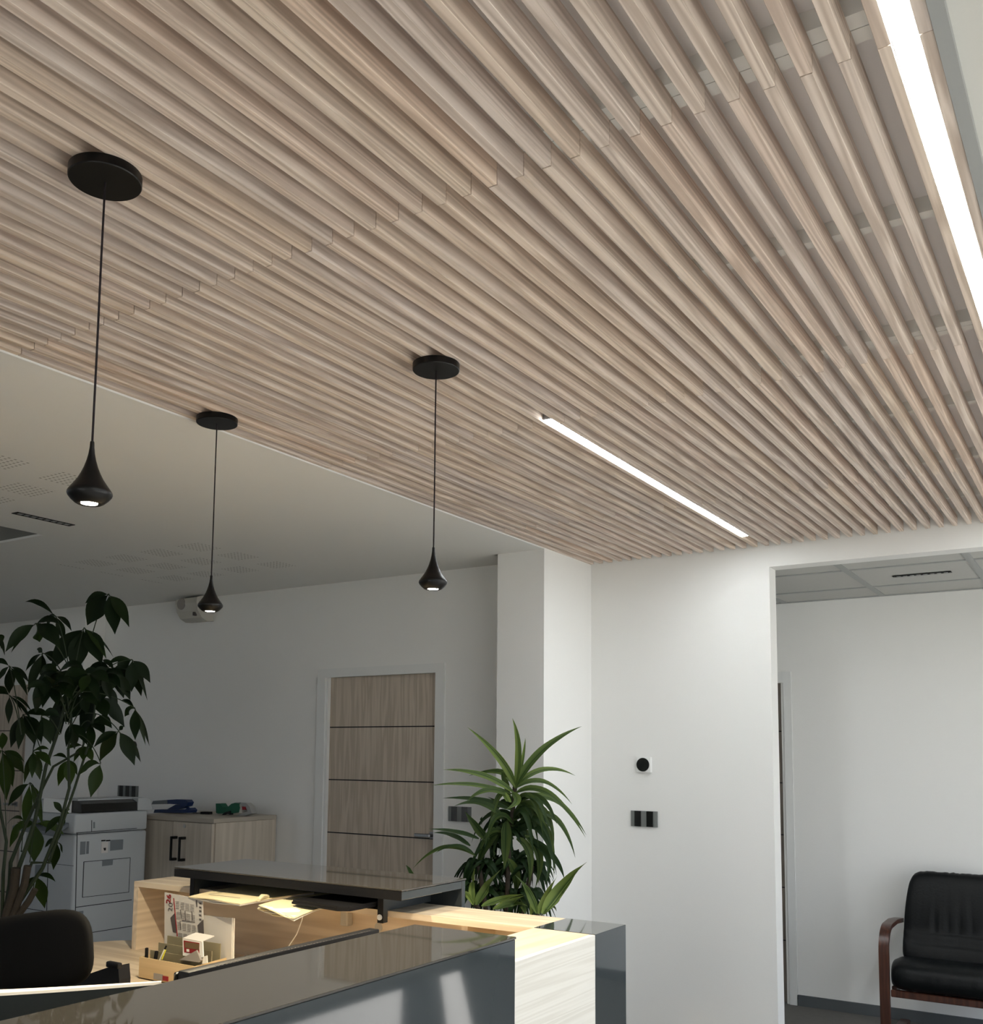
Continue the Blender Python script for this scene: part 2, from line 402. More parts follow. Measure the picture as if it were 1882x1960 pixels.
for i, (a, b) in enumerate(wy):
    w = struct('window_%d' % (i+1), MB().box((XW+.005, a, .12), (XW+.035, a+.03, 2.30)).box((XW+.005, b-.03, .12), (XW+.035, b, 2.30))
               .box((XW+.005, a, .12), (XW+.035, b, .15)).box((XW+.005, a, 2.25), (XW+.035, b, 2.30)), M_white)
    MB().box((XW+.015, a+.03, .15), (XW+.021, b-.03, 2.25)).build('pane', mg, w)
    pl = bpy.data.lights.new('window_portal', 'AREA'); pl.shape = 'RECTANGLE'; pl.size = 2.2; pl.size_y = b-a; pl.cycles.is_portal = True
    po = bpy.data.objects.new('window_portal', pl); COL.objects.link(po)
    po.location = (XW+0.06, (a+b)/2, 1.21); po.rotation_euler = (0, math.radians(90), 0)
for i, (a, b) in enumerate(fill_windows):  # frames and panes of the added near-wall windows
    w = struct('window_%d' % (i+9), MB().box((a, YN-.08, .5), (a+.05, YN-.03, 2.3)).box((b-.05, YN-.08, .5), (b, YN-.03, 2.3)).box((a, YN-.08, .5), (b, YN-.03, .55)).box((a, YN-.08, 2.25), (b, YN-.03, 2.3)), M_white)
    MB().box((a+.05, YN-.06, .55), (b-.05, YN-.054, 2.25)).build('pane', mg, w)
    pl = bpy.data.lights.new('window_portal', 'AREA'); pl.shape = 'RECTANGLE'; pl.size = b-a; pl.size_y = 1.8; pl.cycles.is_portal = True
    po = bpy.data.objects.new('window_portal', pl); COL.objects.link(po)
    po.location = ((a+b)/2, YN-.12, 1.4); po.rotation_euler = (math.radians(90), 0, 0)
struct('floor', MB().box((XW+0.3, -30, -0.2), (40, 40, -0.1)).box((-30, -30, -0.2), (XW+0.3, YN-.3, -0.1)), M_out)

# white ceiling with a recess and perforated squares
m, n, l, b = mat('perforated_ceiling')
b.inputs['Roughness'].default_value = 0.9; b.inputs['Specular IOR Level'].default_value = 0.2
g = n.new('ShaderNodeNewGeometry')
def vm(op, a, bb):
    q = n.new('ShaderNodeVectorMath'); q.operation = op; l.new(a, q.inputs[0])
    if bb is not None: q.inputs[1].default_value = bb
    return q.outputs[0]
def mt(op, a, bb=None):
    q = n.new('ShaderNodeMath'); q.operation = op
    for i, v in enumerate((a, bb)):
        if v is None: continue
        if isinstance(v, (int, float)): q.inputs[i].default_value = v
        else: l.new(v, q.inputs[i])
    return q.outputs[0]
o1 = vm('SUBTRACT', g.outputs['Position'], (-3.492, 2.311, 0))
f1 = vm('FRACTION', vm('DIVIDE', o1, (0.2955, 0.2955, 1)), None)
sp = n.new('ShaderNodeSeparateXYZ'); l.new(f1, sp.inputs[0])
cx = mt('GREATER_THAN', sp.outputs['X'], 0.40); cyy = mt('LESS_THAN', sp.outputs['Y'], 0.60)
f2 = vm('FRACTION', vm('DIVIDE', vm('SUBTRACT', g.outputs['Position'], (-3.4925, 2.3115, 0)), (0.02533, 0.02533, 1)), None)
s2 = n.new('ShaderNodeSeparateXYZ'); l.new(f2, s2.inputs[0])
dx = mt('ABSOLUTE', mt('SUBTRACT', s2.outputs['X'], 0.5)); dy = mt('ABSOLUTE', mt('SUBTRACT', s2.outputs['Y'], 0.5))
hole = mt('LESS_THAN', mt('MAXIMUM', dx, dy), 0.20)
spp = n.new('ShaderNodeSeparateXYZ'); l.new(g.outputs['Position'], spp.inputs[0])
px_, py_ = spp.outputs['X'], spp.outputs['Y']
reg1 = mt('MULTIPLY', mt('LESS_THAN', px_, -3.4915), mt('LESS_THAN', py_, 2.50))
reg2 = mt('MULTIPLY', mt('MULTIPLY', mt('LESS_THAN', px_, -4.08), mt('GREATER_THAN', px_, -5.3)), mt('MULTIPLY', mt('GREATER_THAN', py_, 3.48), mt('LESS_THAN', py_, 4.25)))
reg = mt('MAXIMUM', reg1, reg2)
mask = mt('MULTIPLY', mt('MULTIPLY', mt('MULTIPLY', cx, cyy), hole), reg)
mx = n.new('ShaderNodeMix'); mx.data_type = 'RGBA'; mx.inputs['A'].default_value = (.80, .80, .78, 1); mx.inputs['B'].default_value = (.38, .38, .36, 1)
l.new(mask, mx.inputs['Factor']); l.new(mx.outputs['Result'], b.inputs['Base Color'])
bp = n.new('ShaderNodeBump'); bp.inputs['Distance'].default_value = 0.004; bp.invert = True; l.new(mask, bp.inputs['Height']); l.new(bp.outputs[0], b.inputs['Normal'])
M_perf = m
cxr, cyr = -4.625, 2.974
struct('ceiling', MB().box((cxr, YN, HC), (-2.578, 4.6, HC+.012)).box((-2.9, 4.56, HC), (-2.578, 4.6, HC+.012)).box((cxr, 4.6, HC), (-2.867, 4.93, HC+.012))
       .box((XL, cyr, HC), (cxr, 5.0, HC+.012)), M_perf)
struct('ceiling', MB().box((XL, YN, HC+.30), (cxr+.02, cyr+.02, HC+.4)).box((cxr, YN, HC+.013), (cxr+.02, cyr+.02, HC+.3)).box((XL, cyr, HC+.013), (cxr, cyr+.02, HC+.3)), M_recess)
struct('trim_1', MB().box((-2.580, 0.25, HS-.006), (-2.5735, 4.565, HS+.08)), M_white)
# ceiling over the right-hand side and near the camera
struct('ceiling', MB().box((-.193, YN, HS+.012), (XW, D1, HS+.1)).box((-2.578, YN, HS+.012), (-.193, .25, HS+.1)), M_soffit)
struct('trim_2', MB().box((-.1925, .25, HS-.004), (-.170, D1, HS+.012)), M_grid)

# waiting room tiled ceiling, grid
ZT = 2.563
struct('ceiling', MB().box((-3.2, D1+.11, ZT+.004), (XW, D3, ZT+.05)), M_tile)
mbg = MB()
for x in (-3.05, -2.44, -1.832, -1.222, -.612, 0.0, .61, 1.22): mbg.box((x-.012-.006, D1+.11, ZT-.001), (x+.018, D3, ZT+.004))
for y in (5.49, 6.097): mbg.box((-3.2, y-.012, ZT-.0005), (XW, y+.012, ZT+.0045))
mbg.box((-3.2, D1+.11, ZT-.001), (XW, D1+.125, ZT+.004)).box((-3.2, D3-.02, ZT-.002), (XW, D3, ZT+.004))
struct('trim_3', mbg, M_grid)
# skirting boards
struct('baseboard_far', MB().box((-1.806, D3-.012, 0), (XW, D3, .066)), M_skirt)
struct('baseboard_front', MB().box((-2.573, D1-.012, 0), (XJ, D1, .066)), M_skirt)
struct('baseboard_back', MB().box((-6.6, D2-.012, 0), (-4.43, D2, .066)).box((-3.39, D2-.012, 0), (-2.867, D2, .066)), M_skirt)

# doors
def door(name, x0, x1, yw, top, frame_w, deep, grooves, handle=None, dark=None, frame_top=None):
    """leaf between x0 and x1, set back by deep behind the wall face yw"""
    d = struct(name, MB().box((x0-.012, yw+deep, 0.005), (x1+.012, yw+deep+.04, top)), dark or M_door)
    fr = MB()
    ft = frame_top or top+frame_w
    fr.box((x0-frame_w-.03, yw-.012, 0), (x0-.03, yw+.004, ft)).box((x1+.0, yw-.012, 0), (x1+frame_w, yw+.004, ft))
    fr.box((x0-.03, yw-.012, top+.0), (x1, yw+.004, ft))
    fr.box((x0-.042, yw-.002, 0), (x0-.012, yw+.13, top+.015)).box((x1, yw-.002, 0), (x1+.012, yw+.13, top+.015)).box((x0-.03, yw-.002, top), (x1, yw+.13, top+.015))
    fr.build('door_frame', M_frame, d)
    gm = MB()
    for z in grooves: gm.box((x0-.011, yw+deep-.0012, z-.0035), (x1+.011, yw+deep+.002, z+.0035))
    gm.build('groove', M_line, d)
    if handle:
        hx, hz, s = handle
        MB().box((hx, yw+deep-.055, hz-.010), (hx+.115, yw+deep-.035, hz+.010), .004).lathe([(.010, 0), (.010, .05)], (hx+.105, yw+deep-.05, hz), 16, 'y').box((hx+.08, yw+deep-.006, hz-.02), (hx+.122, yw+deep, hz+.02), .002).build('door_handle', M_chrome, d)
    return d
door('door_1', -4.300, -3.457, D2, 2.044, .068, .022, (1.724, 1.390, 1.057, .723, .390), (-3.585, 1.078, 1), frame_top=2.100)
door('door_2', -2.700, -1.852, D3, 2.040, .050, .012, (1.724, 1.390, 1.057, .723, .390), None, dark=M_door_shaded, frame_top=2.110)
door('door_3', -8.300, -7.760, 4.93, 2.110, .05, -.03, (1.724, 1.390, 1.057, .723, .390), (-7.90, 1.115, 1))
# tall storage panels beside door 3
struct('wall_panel', MB().box((-7.70, 4.90, 0), (-7.30, 4.93, 2.11)), M_frame)
gm = MB()
for z in (1.40, 1.068, .735, .40): gm.box((-7.70, 4.898, z-.004), (-7.30, 4.902, z+.004))
struct('trim_4', gm, M_line)

# ------------------------------------------------------------------ slatted ceiling
sc_ = thing('slatted_ceiling', (-1.38, 2.7, HS), 'pale larch slatted ceiling panel running from above the desk to the white passage wall', 'slatted ceiling')
MB().box((-2.5735, .25, ZB), (-.193, D1, ZB+.02)).build('backing_board', M_board, sc_)
for (ya, yb) in ((.24, .275), (.86, .93), (1.512, 1.547), (1.549, 1.583), (2.176, 2.206), (2.806, 2.836), (2.838, 2.866), (3.463, 3.492), (4.114, 4.144), (4.738, 4.766)):
    MB().box((-2.570, ya, HS+.050), (-.195, yb, ZB)).build('batten', M_batten, sc_)
segs = [(.255, 1.5442), (1.5458, 2.8342), (2.8358, 4.1192), (4.1208, 5.108)]
for k in range(40):
    xr = SL0+PITCH_S*k; mbs = MB()
    for (a, c) in segs:
        ja, jb = random.uniform(-.0004, .0004), random.uniform(-.0005, .0005)
        mbs.box((xr-.0205+ja, a, HS+jb), (xr+ja, c, HS+.050), .0007, 1)
    mbs.build('slat', M_slat, sc_)

def strip_light(x0, x1, y0, y1, label):
    t = thing('strip_light', ((x0+x1)/2, (y0+y1)/2, HS), label, 'light', 'strip lights between the slats')
    MB().box((x0+.001, y0-.004, HS+.006), (x1-.001, y1+.004, HS+.048)).build('housing', M_chrome, t)
    MB().box((x0+.003, y0, HS+.0004), (x1-.003, y1, HS+.006)).build('diffuser', M_led, t)
k = 16
strip_light(SL0+PITCH_S*16, SL0+PITCH_S*17-.0205, 2.80, 4.83, 'short glowing white strip light set between slats near the passage wall')
strip_light(SL0+PITCH_S*38, SL0+PITCH_S*39-.0205, .30, 4.86, 'long glowing white strip light along the right edge of the slats')

# slot diffusers
def slot_vent(x, y, z, along, L, wd, label):
    t = thing('slot_vent', (x, y, z), label, 'ceiling vent')
    def bx(mb, a0, a1, c0, c1, z0, z1):
        if along == 'y': mb.box((x+c0, y+a0, z0), (x+c1, y+a1, z1))
        else: mb.box((x+a0, y+c0, z0), (x+a1, y+c1, z1))
    f = MB(); h = wd/2
    bx(f, -L/2, L/2, -h, -h+.007, z-.003, z+.0); bx(f, -L/2, L/2, h-.007, h, z-.003, z+.0)
    bx(f, -L/2, -L/2+.012, -h, h, z-.003, z+.0); bx(f, L/2-.012, L/2, -h, h, z-.003, z+.0)
    f.build('frame', M_blackp, t)
    f = MB(); bx(f, -L/2+.012, L/2-.012, -h+.007, h-.007, z-.0008, z-.0002); f.build('slot', M_line, t)
    p = (L-.024)/8
    for i in range(8):
        f = MB(); c = -L/2+.012+p*(i+.5); bx(f, c-p*.30, c+p*.30, -h*.45, h*.55, z-.0026, z-.0009); f.build('louvre', M_grid, t)
slot_vent(-4.298, 2.762, HC, 'y', .300, .048, 'black slot vent in the white ceiling at far left')
slot_vent(-.888, 5.79, ZT, 'x', .30, .034, 'thin black slot vent in the waiting room tile ceiling')

# ------------------------------------------------------------------ pendants
def pendant(x, y, label):
    t = thing('pendant_lamp', (x, y, 2.012), label, 'pendant lamp', 'black teardrop pendant lamps')
    MB().lathe([(.0655, HS-.020), (.067, HS-.018), (.067, HS-.001), (.066, HS)], (x, y, 0), 64).build('canopy', M_black, t, True)
    MB().tube([(x, y, 2.128), (x+.0004, y, 2.3), (x-.0003, y, 2.5), (x, y, HS-.018)], .0021, 8).build('cord', M_cord, t, True)
    prof = [(.0150, 2.0185), (.0215, 2.0150), (.0262, 2.0175), (.0330, 2.0235), (.0385, 2.0300), (.0402, 2.0345), (.0396, 2.0385), (.0360, 2.0440), (.0295, 2.0530),
            (.0230, 2.0625), (.0172, 2.0740), (.0125, 2.0855), (.0085, 2.0985), (.0058, 2.1110), (.0043, 2.1230), (.0038, 2.1330), (.0030, 2.1350)]
    sh = MB().lathe(prof, (x, y, 0), 48).build('lamp_shade', M_black, t, 'all')
    MB().lathe([(.0001, 2.0160), (.0148, 2.0160), (.0148, 2.0182)], (x, y, 0), 24, cap=False).build('bulb', M_bulb, t)
    ld = bpy.data.lights.new('pendant_light', 'SPOT'); ld.energy = PENDANT_W; ld.color = (1.0, 0.84, 0.58)
    ld.spot_size = math.radians(125); ld.spot_blend = 0.35; ld.shadow_soft_size = 0.012
    lo = bpy.data.objects.new('pendant_light', ld); COL.objects.link(lo); lo.location = (x, y, 2.008)
pendant(-1.597, 1.115, 'black teardrop pendant nearest the camera, hung lowest in view at left')
pendant(-1.602, 2.210, 'black teardrop pendant whose canopy sits between the slats left of the short strip light')
pendant(-2.492, 2.203, 'black teardrop pendant at the slat panel edge, beside the cream wall box')

# ------------------------------------------------------------------ wall fittings
def switch(name, x, y, z, n_, label):
    w = .086 + .0715*(n_-1)
    t = thing(name, (x+w/2, y, z), label, 'wall switch')
    MB().box((x, y-.010, z-.043), (x+w, y, z+.043), .0012).build('frame', M_switch, t)
    for i in range(n_):
        cx_ = x+.043+.0715*i
        MB().box((cx_-.020, y-.0135, z-.0425), (cx_+.020, y-.0095, z+.0425), .001).lathe([(.0022, -.0002), (.0022, .0004)], (cx_, y-.0137, z+.008), 10, 'y').build('rocker', M_rocker, t)
switch('light_switch', -2.325, D1, 1.212, 2, 'double black rocker switch on the white wall below the round thermostat')
switch('light_switch', -3.352, D2, 1.212, 2, 'double black rocker switch beside the wooden door, partly behind the striped leaves')
switch('wall_socket', -6.372, D2, 1.262, 3, 'triple black socket strip on the wall above the printer')
t = thing('thermostat', (-2.241, D1, 1.508), 'square white thermostat with round black dial on the white wall', 'thermostat')
MB().box((-2.283, D1-.022, 1.467), (-2.199, D1, 1.551), .003, 2).build('housing', M_white, t, True)
MB().lathe([(.0375, -.026), (.0375, -.020)], (-2.244, D1, 1.509), 40, 'y').build('dial', M_rocker, t, True)
# cream wall box near the ceiling
t = thing('speaker_box', (-5.70, D2, 2.47), 'cream wall box with a round grille, just under the ceiling', 'wall box')
pf = [(-.155, 2.60), (-.150, 2.635), (-.10, 2.652), (0, 2.652), (0, 2.485), (-.055, 2.480), (-.105, 2.50), (-.14, 2.545)]
MB().prism([(-5.635, D2+a, z) for a, z in pf], (.205, 0, 0)).build('housing', M_cream, t)
MB().prism([(-5.429, D2+a*1.03, 2.566+(z-2.566)*1.03) for a, z in pf], (.02, 0, 0)).build('end_cap', M_cream, t)
MB().lathe([(.042, 0), (.040, -.006)], (-5.575, D2-.150, 2.60), 32, 'y').build('grille', M_inkl, t)
MB().box((-5.462, D2-.145, 2.510), (-5.447, D2-.12, 2.535)).build('port', M_ink, t)
t = thing('smoke_sensor', (-7.23, 4.93, 2.60), 'small white sensor box high on the far left wall', 'sensor')
MB().box((-7.42, 4.84, 2.60), (-7.33, 4.93, 2.655), .004).build('housing', M_frame, t)
MB().box((-7.325, 4.85, 2.575), (-7.25, 4.93, 2.655), .004).build('cover', M_cream, t)
tag(MB().lathe([(.036, -.03), (.036, 0)], (-6.22, D2, 1.60), 28, 'y').build('wall_dial', M_rocker), 'round black wall dial half hidden by drooping leaves', 'dial')

# ------------------------------------------------------------------ reception desk: wooden body
ZW = 1.005
XO, XI = -1.408, -1.628         # outer / inner face of the run towards the camera
YO, YI = 3.045, 2.828           # outer / inner face of the far run
XE = -3.610                     # far left end
desk = thing('reception_desk', (-2.4, 2.9, 0), 'L-shaped pale wooden reception desk body under the grey counters', 'desk')
MB().box((XE, YI, ZW-.022), (XI-.0005, YO, ZW), .0008).build('top_board', M_desk_x, desk)
MB().box((XI, -.6, ZW-.022), (XO-.0205, YI-.004, ZW), .0008).build('top_board', M_desk_y, desk)
MB().box((XE, YI+.001, 0), (XE+.028, YO-.02, ZW-.0225)).build('side_panel', M_desk_y, desk)
MB().box((XE, YO-.02, 0), (XI, YO, ZW-.0225)).build('back_panel', M_desk_x, desk)
MB().box((XO-.02, -.6, 0), (XO, YI-.004, ZW-.0005), .0008).build('front_panel', M_front, desk)
MB().box((-1.925, YI+.02, .72), (-1.900, YO-.02, ZW-.0225)).build('divider', M_desk_y, desk)
MB().box((XI, -.6, 0), (XI+.02, YI-.004, ZW-.0225)).build('inner_panel', M_desk_y, desk)
MB().box((XI, YI-.003, 0), (XO+.001, YO+.001, ZW+.001), .001).build('corner_post', M_gloss, desk)
MB().lathe([(.018, -.003), (.018, 0)], (-2.425, YO-.02, .900), 28, 'y').build('grommet', M_cream, desk)
MB().box((-2.590, YO-.055, .895), (-2.553, YO-.02, .99), .006, 2).build('latch_block', M_cream, desk)

wt = thing('worktop', (-2.9, 2.4, 0), 'pale maple work surface behind the counter with a rounded left end', 'worktop')
pts = [(-1.64, 3.02), (-1.64, 1.2), (-2.35, 1.2), (-2.42, 1.9), (-2.6, 2.15), (-3.0, 2.25), (-3.55, 2.25)]
for i in range(9):
    a = -PI/2 - i*PI/2/8; pts.append((-3.60+.30*math.cos(a), 2.55+.30*math.sin(a)))
for i in range(9):
    a = PI - i*PI/2/8; pts.append((-3.60+.30*math.cos(a), 2.72+.30*math.sin(a)))
MB().prism([(x, y, .695) for x, y in pts], (0, 0, .025)).build('tabletop', M_desk_x, wt)
MB().box((-3.72, 2.5, 0), (-3.68, 2.8, .695)).build('leg', M_slate, wt)
MB().box((-2.30, 1.3, 0), (-2.26, 1.7, .695)).build('leg', M_slate, wt)

# ------------------------------------------------------------------ reception desk: raised grey counters
ZC = 1.10
mc = thing('raised_counter', (-1.48, 1.2, 0), 'near raised slate grey counter with a glossy front facing the visitors', 'counter')
MB().box((-1.641, -.6, ZC-.036), (-1.346, 2.199, ZC-.007), .0015).build('counter_slab', M_gloss, mc)
MB().box((-1.6412, -.6, ZC-.006), (-1.3195, 2.2015, ZC), .0012).build('glass_top', M_glass_top, mc)
MB().box((-1.345, -.6, 0.02), (-1.3215, 2.199, ZC-.007), .001).build('front_panel', M_gloss, mc)
MB().box((-1.600, -.6, ZW+.001), (-1.580, 2.15, ZC-.037)).build('inner_support', M_slate, mc)

fc = thing('raised_counter', (-2.65, 2.9, 0), 'far raised slate grey counter above the letter slot with papers', 'counter')
MB().box((-3.228, 2.722, ZC-.036), (-2.086, 3.085, ZC-.007), .0015).build('counter_slab', M_gloss, fc)
MB().box((-3.230, 2.720, ZC-.006), (-2.083, 3.111, ZC), .0012).build('glass_top', M_glass_top, fc)
MB().box((-3.228, 3.086, 0.02), (-2.086, 3.108, ZC-.007), .001).build('front_panel', M_gloss, fc)
MB().box((-3.2285, 2.7195, ZC-.037), (-2.0855, 2.7218, ZC-.0065)).build('fascia', M_blackp, fc)
def bracket(x0, x1):
    MB().prism([(x0, 2.800, .965), (x0, 2.8255, .965), (x0, 2.8255, ZW+.001), (x0, 3.085, ZW+.001), (x0, 3.085, ZC-.037), (x0, 2.800, ZC-.037)], (x1-x0, 0, 0)).build('support_leg', M_slate, fc)
bracket(-3.224, -3.200); bracket(-2.250, -2.226)
MB().box((-3.20, 3.062, ZW+.001), (-2.25, 3.085, ZC-.037)).build('slot_back', M_slate, fc)
for xa in (-3.2245, -2.2505): MB().box((xa, 2.7985, .9645), (xa+.025, 2.7998, ZC-.0375)).build('leg_edge', M_blackp, fc)
MB().lathe([(.010, 0), (.010, .004), (.006, .007)], (-2.238, 2.793, .985), 24, 'y').build('bolt', M_white, fc, True)

# ------------------------------------------------------------------ papers in the slot
def sheet_stack(name, corners, z, th, m, label, cat, n_=1, sag=0.0, grp=None, bev=None):
    t = thing(name, (corners[0][0], corners[0][1], z), label, cat, grp)
    a, b_, c_, d_ = [Vector((x, y, 0)) for x, y in corners]          # front-left, front-right, back-right, back-left
    for i in range(n_):
        mb = MB(); zz = z + i*th; NU, NV = 8, 10; vt = []; j = (i*.004, i*-.003)
        for side in (0, 1):
            g_ = []
            for u in range(NU+1):
                row = []
                for v in range(NV+1):
                    fu, fv = u/NU, v/NV
                    p = (a*(1-fu)+b_*fu)*(1-fv) + (d_*(1-fu)+c_*fu)*fv
                    over = max(0, (YI-.02)-p.y)
                    dz = -sag*(over/.2)**2*(1+.35*math.sin(fu*4+i)) + .0015*math.sin(fu*9+i*2)*over*5
                    row.append(mb.bm.verts.new((p.x+j[0], p.y+j[1], zz+dz+(th*.9 if side else 0))))
                g_.append(row)
            vt.append(g_)
        for u in range(NU):
            for v in range(NV):
                mb.bm.faces.new((vt[1][u][v], vt[1][u+1][v], vt[1][u+1][v+1], vt[1][u][v+1]))
                mb.bm.faces.new((vt[0][u][v+1], vt[0][u+1][v+1], vt[0][u+1][v], vt[0][u][v]))
        for u in range(NU):
            mb.bm.faces.new((vt[0][u][0], vt[0][u+1][0], vt[1][u+1][0], vt[1][u][0]))
            mb.bm.faces.new((vt[0][u+1][NV], vt[0][u][NV], vt[1][u][NV], vt[1][u+1][NV]))
        for v in range(NV):
            mb.bm.faces.new((vt[0][0][v+1], vt[0][0][v], vt[1][0][v], vt[1][0][v+1]))
            mb.bm.faces.new((vt[0][NU][v], vt[0][NU][v+1], vt[1][NU][v+1], vt[1][NU][v]))
        mb.build('sheet', m[i % len(m)], t)
    return t
st1 = sheet_stack('envelope_stack', [(-3.040, 2.632), (-2.735, 2.606), (-2.700, 2.960), (-3.06, 2.985)], ZW+.002, .004, [M_paper, M_paper, M_paper2], 'white envelopes sticking out of the counter slot, leftmost of the papers', 'envelopes', 3, .006)
MB().box((-2.975, 2.672, ZW+.0140), (-2.805, 2.675, ZW+.0146)).box((-2.975, 2.672, ZW+.0140), (-2.972, 2.76, ZW+.0146)).build('print', M_inkl, st1)
sheet_stack('paper_pile', [(-2.690, 2.650), (-2.465, 2.600), (-2.40, 2.96), (-2.66, 3.0)], ZW+.002, .0022, [M_paper2, M_paper, M_paper2, M_paper, M_paper], 'sagging pile of cream papers in the middle of the counter slot', 'papers', 6, .024)
cr_ = MB().tube([(-2.73, 2.74, ZW+.018), (-2.72, 2.70, ZW+.022), (-2.70, 2.665, ZW+.016)], [.008, .010, .006], 10).build('rolled_paper', M_paper2, None, True)
tag(cr_, 'small curled cream paper roll between the envelopes and the sagging papers', 'paper')
fd = thing('black_folder', (-2.35, 2.75, ZW), 'black zipped folder at the right end of the counter slot', 'folder')
for i, (z0, z1, o_) in enumerate(((ZW+.015, ZW+.023, 0), (ZW+.0235, ZW+.032, .006))):
    mb = MB(); mb.prism([(-2.545+o_, 2.675, z0), (-2.30, 2.640, z0), (-2.262, 2.660, z0), (-2.256, 2.98, z0), (-2.50, 2.99, z0)], (0, 0, z1-z0)); mb.build('cover', M_blackp, fd)

cb_ = MB().tube([on(583, 1738, 1, 2.80), on(578, 1762, 1, 2.80), on(568, 1788, 1, 2.80), on(556, 1806, 1, 2.80), on(540, 1830, 1, 2.80)], .0022, 8).build('white_cable', M_paper, None, True)
tag(cb_, 'thin white cable hanging below the papers in front of the desk back panel', 'cable')

# ------------------------------------------------------------------ items on the worktop
ZK = .720
og = thing('desk_organiser', (-2.985, 2.56, ZK), 'stepped letter and pen organiser of light plywood and greyboard', 'desk organiser')
x0, x1 = -3.130, -2.830
MB().box((x0, 2.490, ZK), (x1, 2.495, ZK+.078)).build('front_board', M_ply, og)
MB().box((x0, 2.490, ZK), (x1, 2.660, ZK+.004)).build('bottom', M_ply, og)
for xx in (x0, x1-.004):
    MB().prism([(xx, 2.495, ZK), (xx, 2.66, ZK), (xx, 2.66, ZK+.085), (xx, 2.495, ZK+.078)], (.004, 0, 0)).build('side', M_ply, og)
for (yy, h, xl, xr) in ((2.535, .096, x0+.004, x1-.004), (2.572, .118, x0+.004, x1-.004), (2.612, .138, x0+.004, x1-.004)):
    MB().box((xl, yy, ZK+.004), (xr, yy+.003, ZK+h)).build('divider', M_card, og)
MB().box((-3.045, 2.4885, ZK+.008), (-2.995, 2.490, ZK+.030)).build('label', M_inkl, og)
MB().box((-2.995, 2.4880, ZK+.010), (-2.965, 2.490, ZK+.026)).build('sticker', M_red, og)
# calendar standing in the last slot
YC = 2.628
cal = thing('calendar', (-3.05, YC, ZK+.004), 'printed year calendar reading 2026 standing in the organiser', 'calendar')
P = lambda px, py, y=YC: on(px, py, 1, y)
mb = MB(); q = [P(316, 1792), P(390, 1800), P(388, 1722), P(315, 1708)]
q[0].z = q[1].z = ZK+.06
mb.prism(q, (0, .003, 0)); mb.build('sheet', M_print, cal)
def calquad(px, m_, nm, y=YC-.0012):
    mb = MB(); mb.prism([P(a, c, y) for a, c in px], (0, .001, 0)); mb.build(nm, m_, cal)
ti = MB()
calx = (P(388, 1722)-P(315, 1708)).normalized()
for txt, sz, org, bold, mm, nm in (('20', .036, (329.5, 1746), 0.0, M_ink, 'year_digits'), ('26', .036, (326.0, 1730), .0012, M_red, 'year_digits_red')):
    me = text_mesh(txt, sz, bold)
    o3 = P(org[0], org[1], YC-.0016)
    # text runs upwards: local +x -> world +z, local +y -> world -x
    mtx = Matrix.Translation(o3) @ Matrix(((0.08, -1, 0, 0), (0, 0, -1, 0), (1, 0, 0, 0), (0, 0, 0, 1)))
    mb = MB(); add_mesh(mb, me, mtx); mb.build(nm, mm, cal)
calquad([(331.5, 1719), (333, 1719), (340, 1792), (338.5, 1792)], M_red, 'red_margin')
mbl = MB()
for r_ in range(4):
    for c_ in range(4):
        px0 = 336+c_*9.4+r_*1.8; py0 = 1723+r_*20+c_*2
        for k_ in range(5):
            yy = py0+2+k_*3.1
            mbl.prism([P(px0, yy, YC-.0012), P(px0+7.2, yy+1.1, YC-.0012), P(px0+7.2, yy+1.9, YC-.0012), P(px0, yy+.8, YC-.0012)], (0, .0008, 0))
mbl.build('month_grid', M_inkl, cal)
mbl = MB()
for (a, c, h) in ((345, 1741, 17), (353.5, 1743, 19), (366.5, 1744, 18), (344, 1762, 18)):
    mbl.prism([P(a, c, YC-.0015), P(a+1, c, YC-.0015), P(a+2.4, c+h, YC-.0015), P(a+1.4, c+h, YC-.0015)], (0, .0008, 0))
mbl.prism([P(348, 1761.5, YC-.0015), P(373, 1765, YC-.0015), P(373, 1765.8, YC-.0015), P(348, 1762.3, YC-.0015)], (0, .0008, 0))
mbl.build('month_rule', M_ink, cal)
calquad([(326, 1757), (334, 1748), (337.5, 1786), (331, 1784)], M_ink, 'photo_block')
calquad([(378, 1771), (389, 1760), (390.5, 1790), (380, 1788)], M_ink, 'photo_block')
calquad([(374.5, 1723), (377, 1723), (377.5, 1736), (376, 1736)], M_ink, 'side_text')
for yy in (1727, 1735, 1742, 1750, 1758): calquad([(381, yy), (385, yy+.6), (385.4, yy+4), (381.6, yy+3.4)], M_ink, 'side_icon')
# white binder / folder
bi = thing('document_folder', (-2.93, 2.642, ZK), 'plain white folder standing behind the calendar in the organiser', 'folder')
q = [on(352, 1846, 1, 2.640), on(443, 1846, 1, 2.640), on(444, 1757.5, 1, 2.640), on(352, 1748, 1, 2.640)]
q[0].z = q[1].z = ZK+.0045
MB().prism(q, (0, .006, 0)).build('cover', M_print, bi)
MB().prism([v+Vector((0.004, .007, -.001)) for v in q], (0, .004, 0)).build('sheet', M_paper, bi)
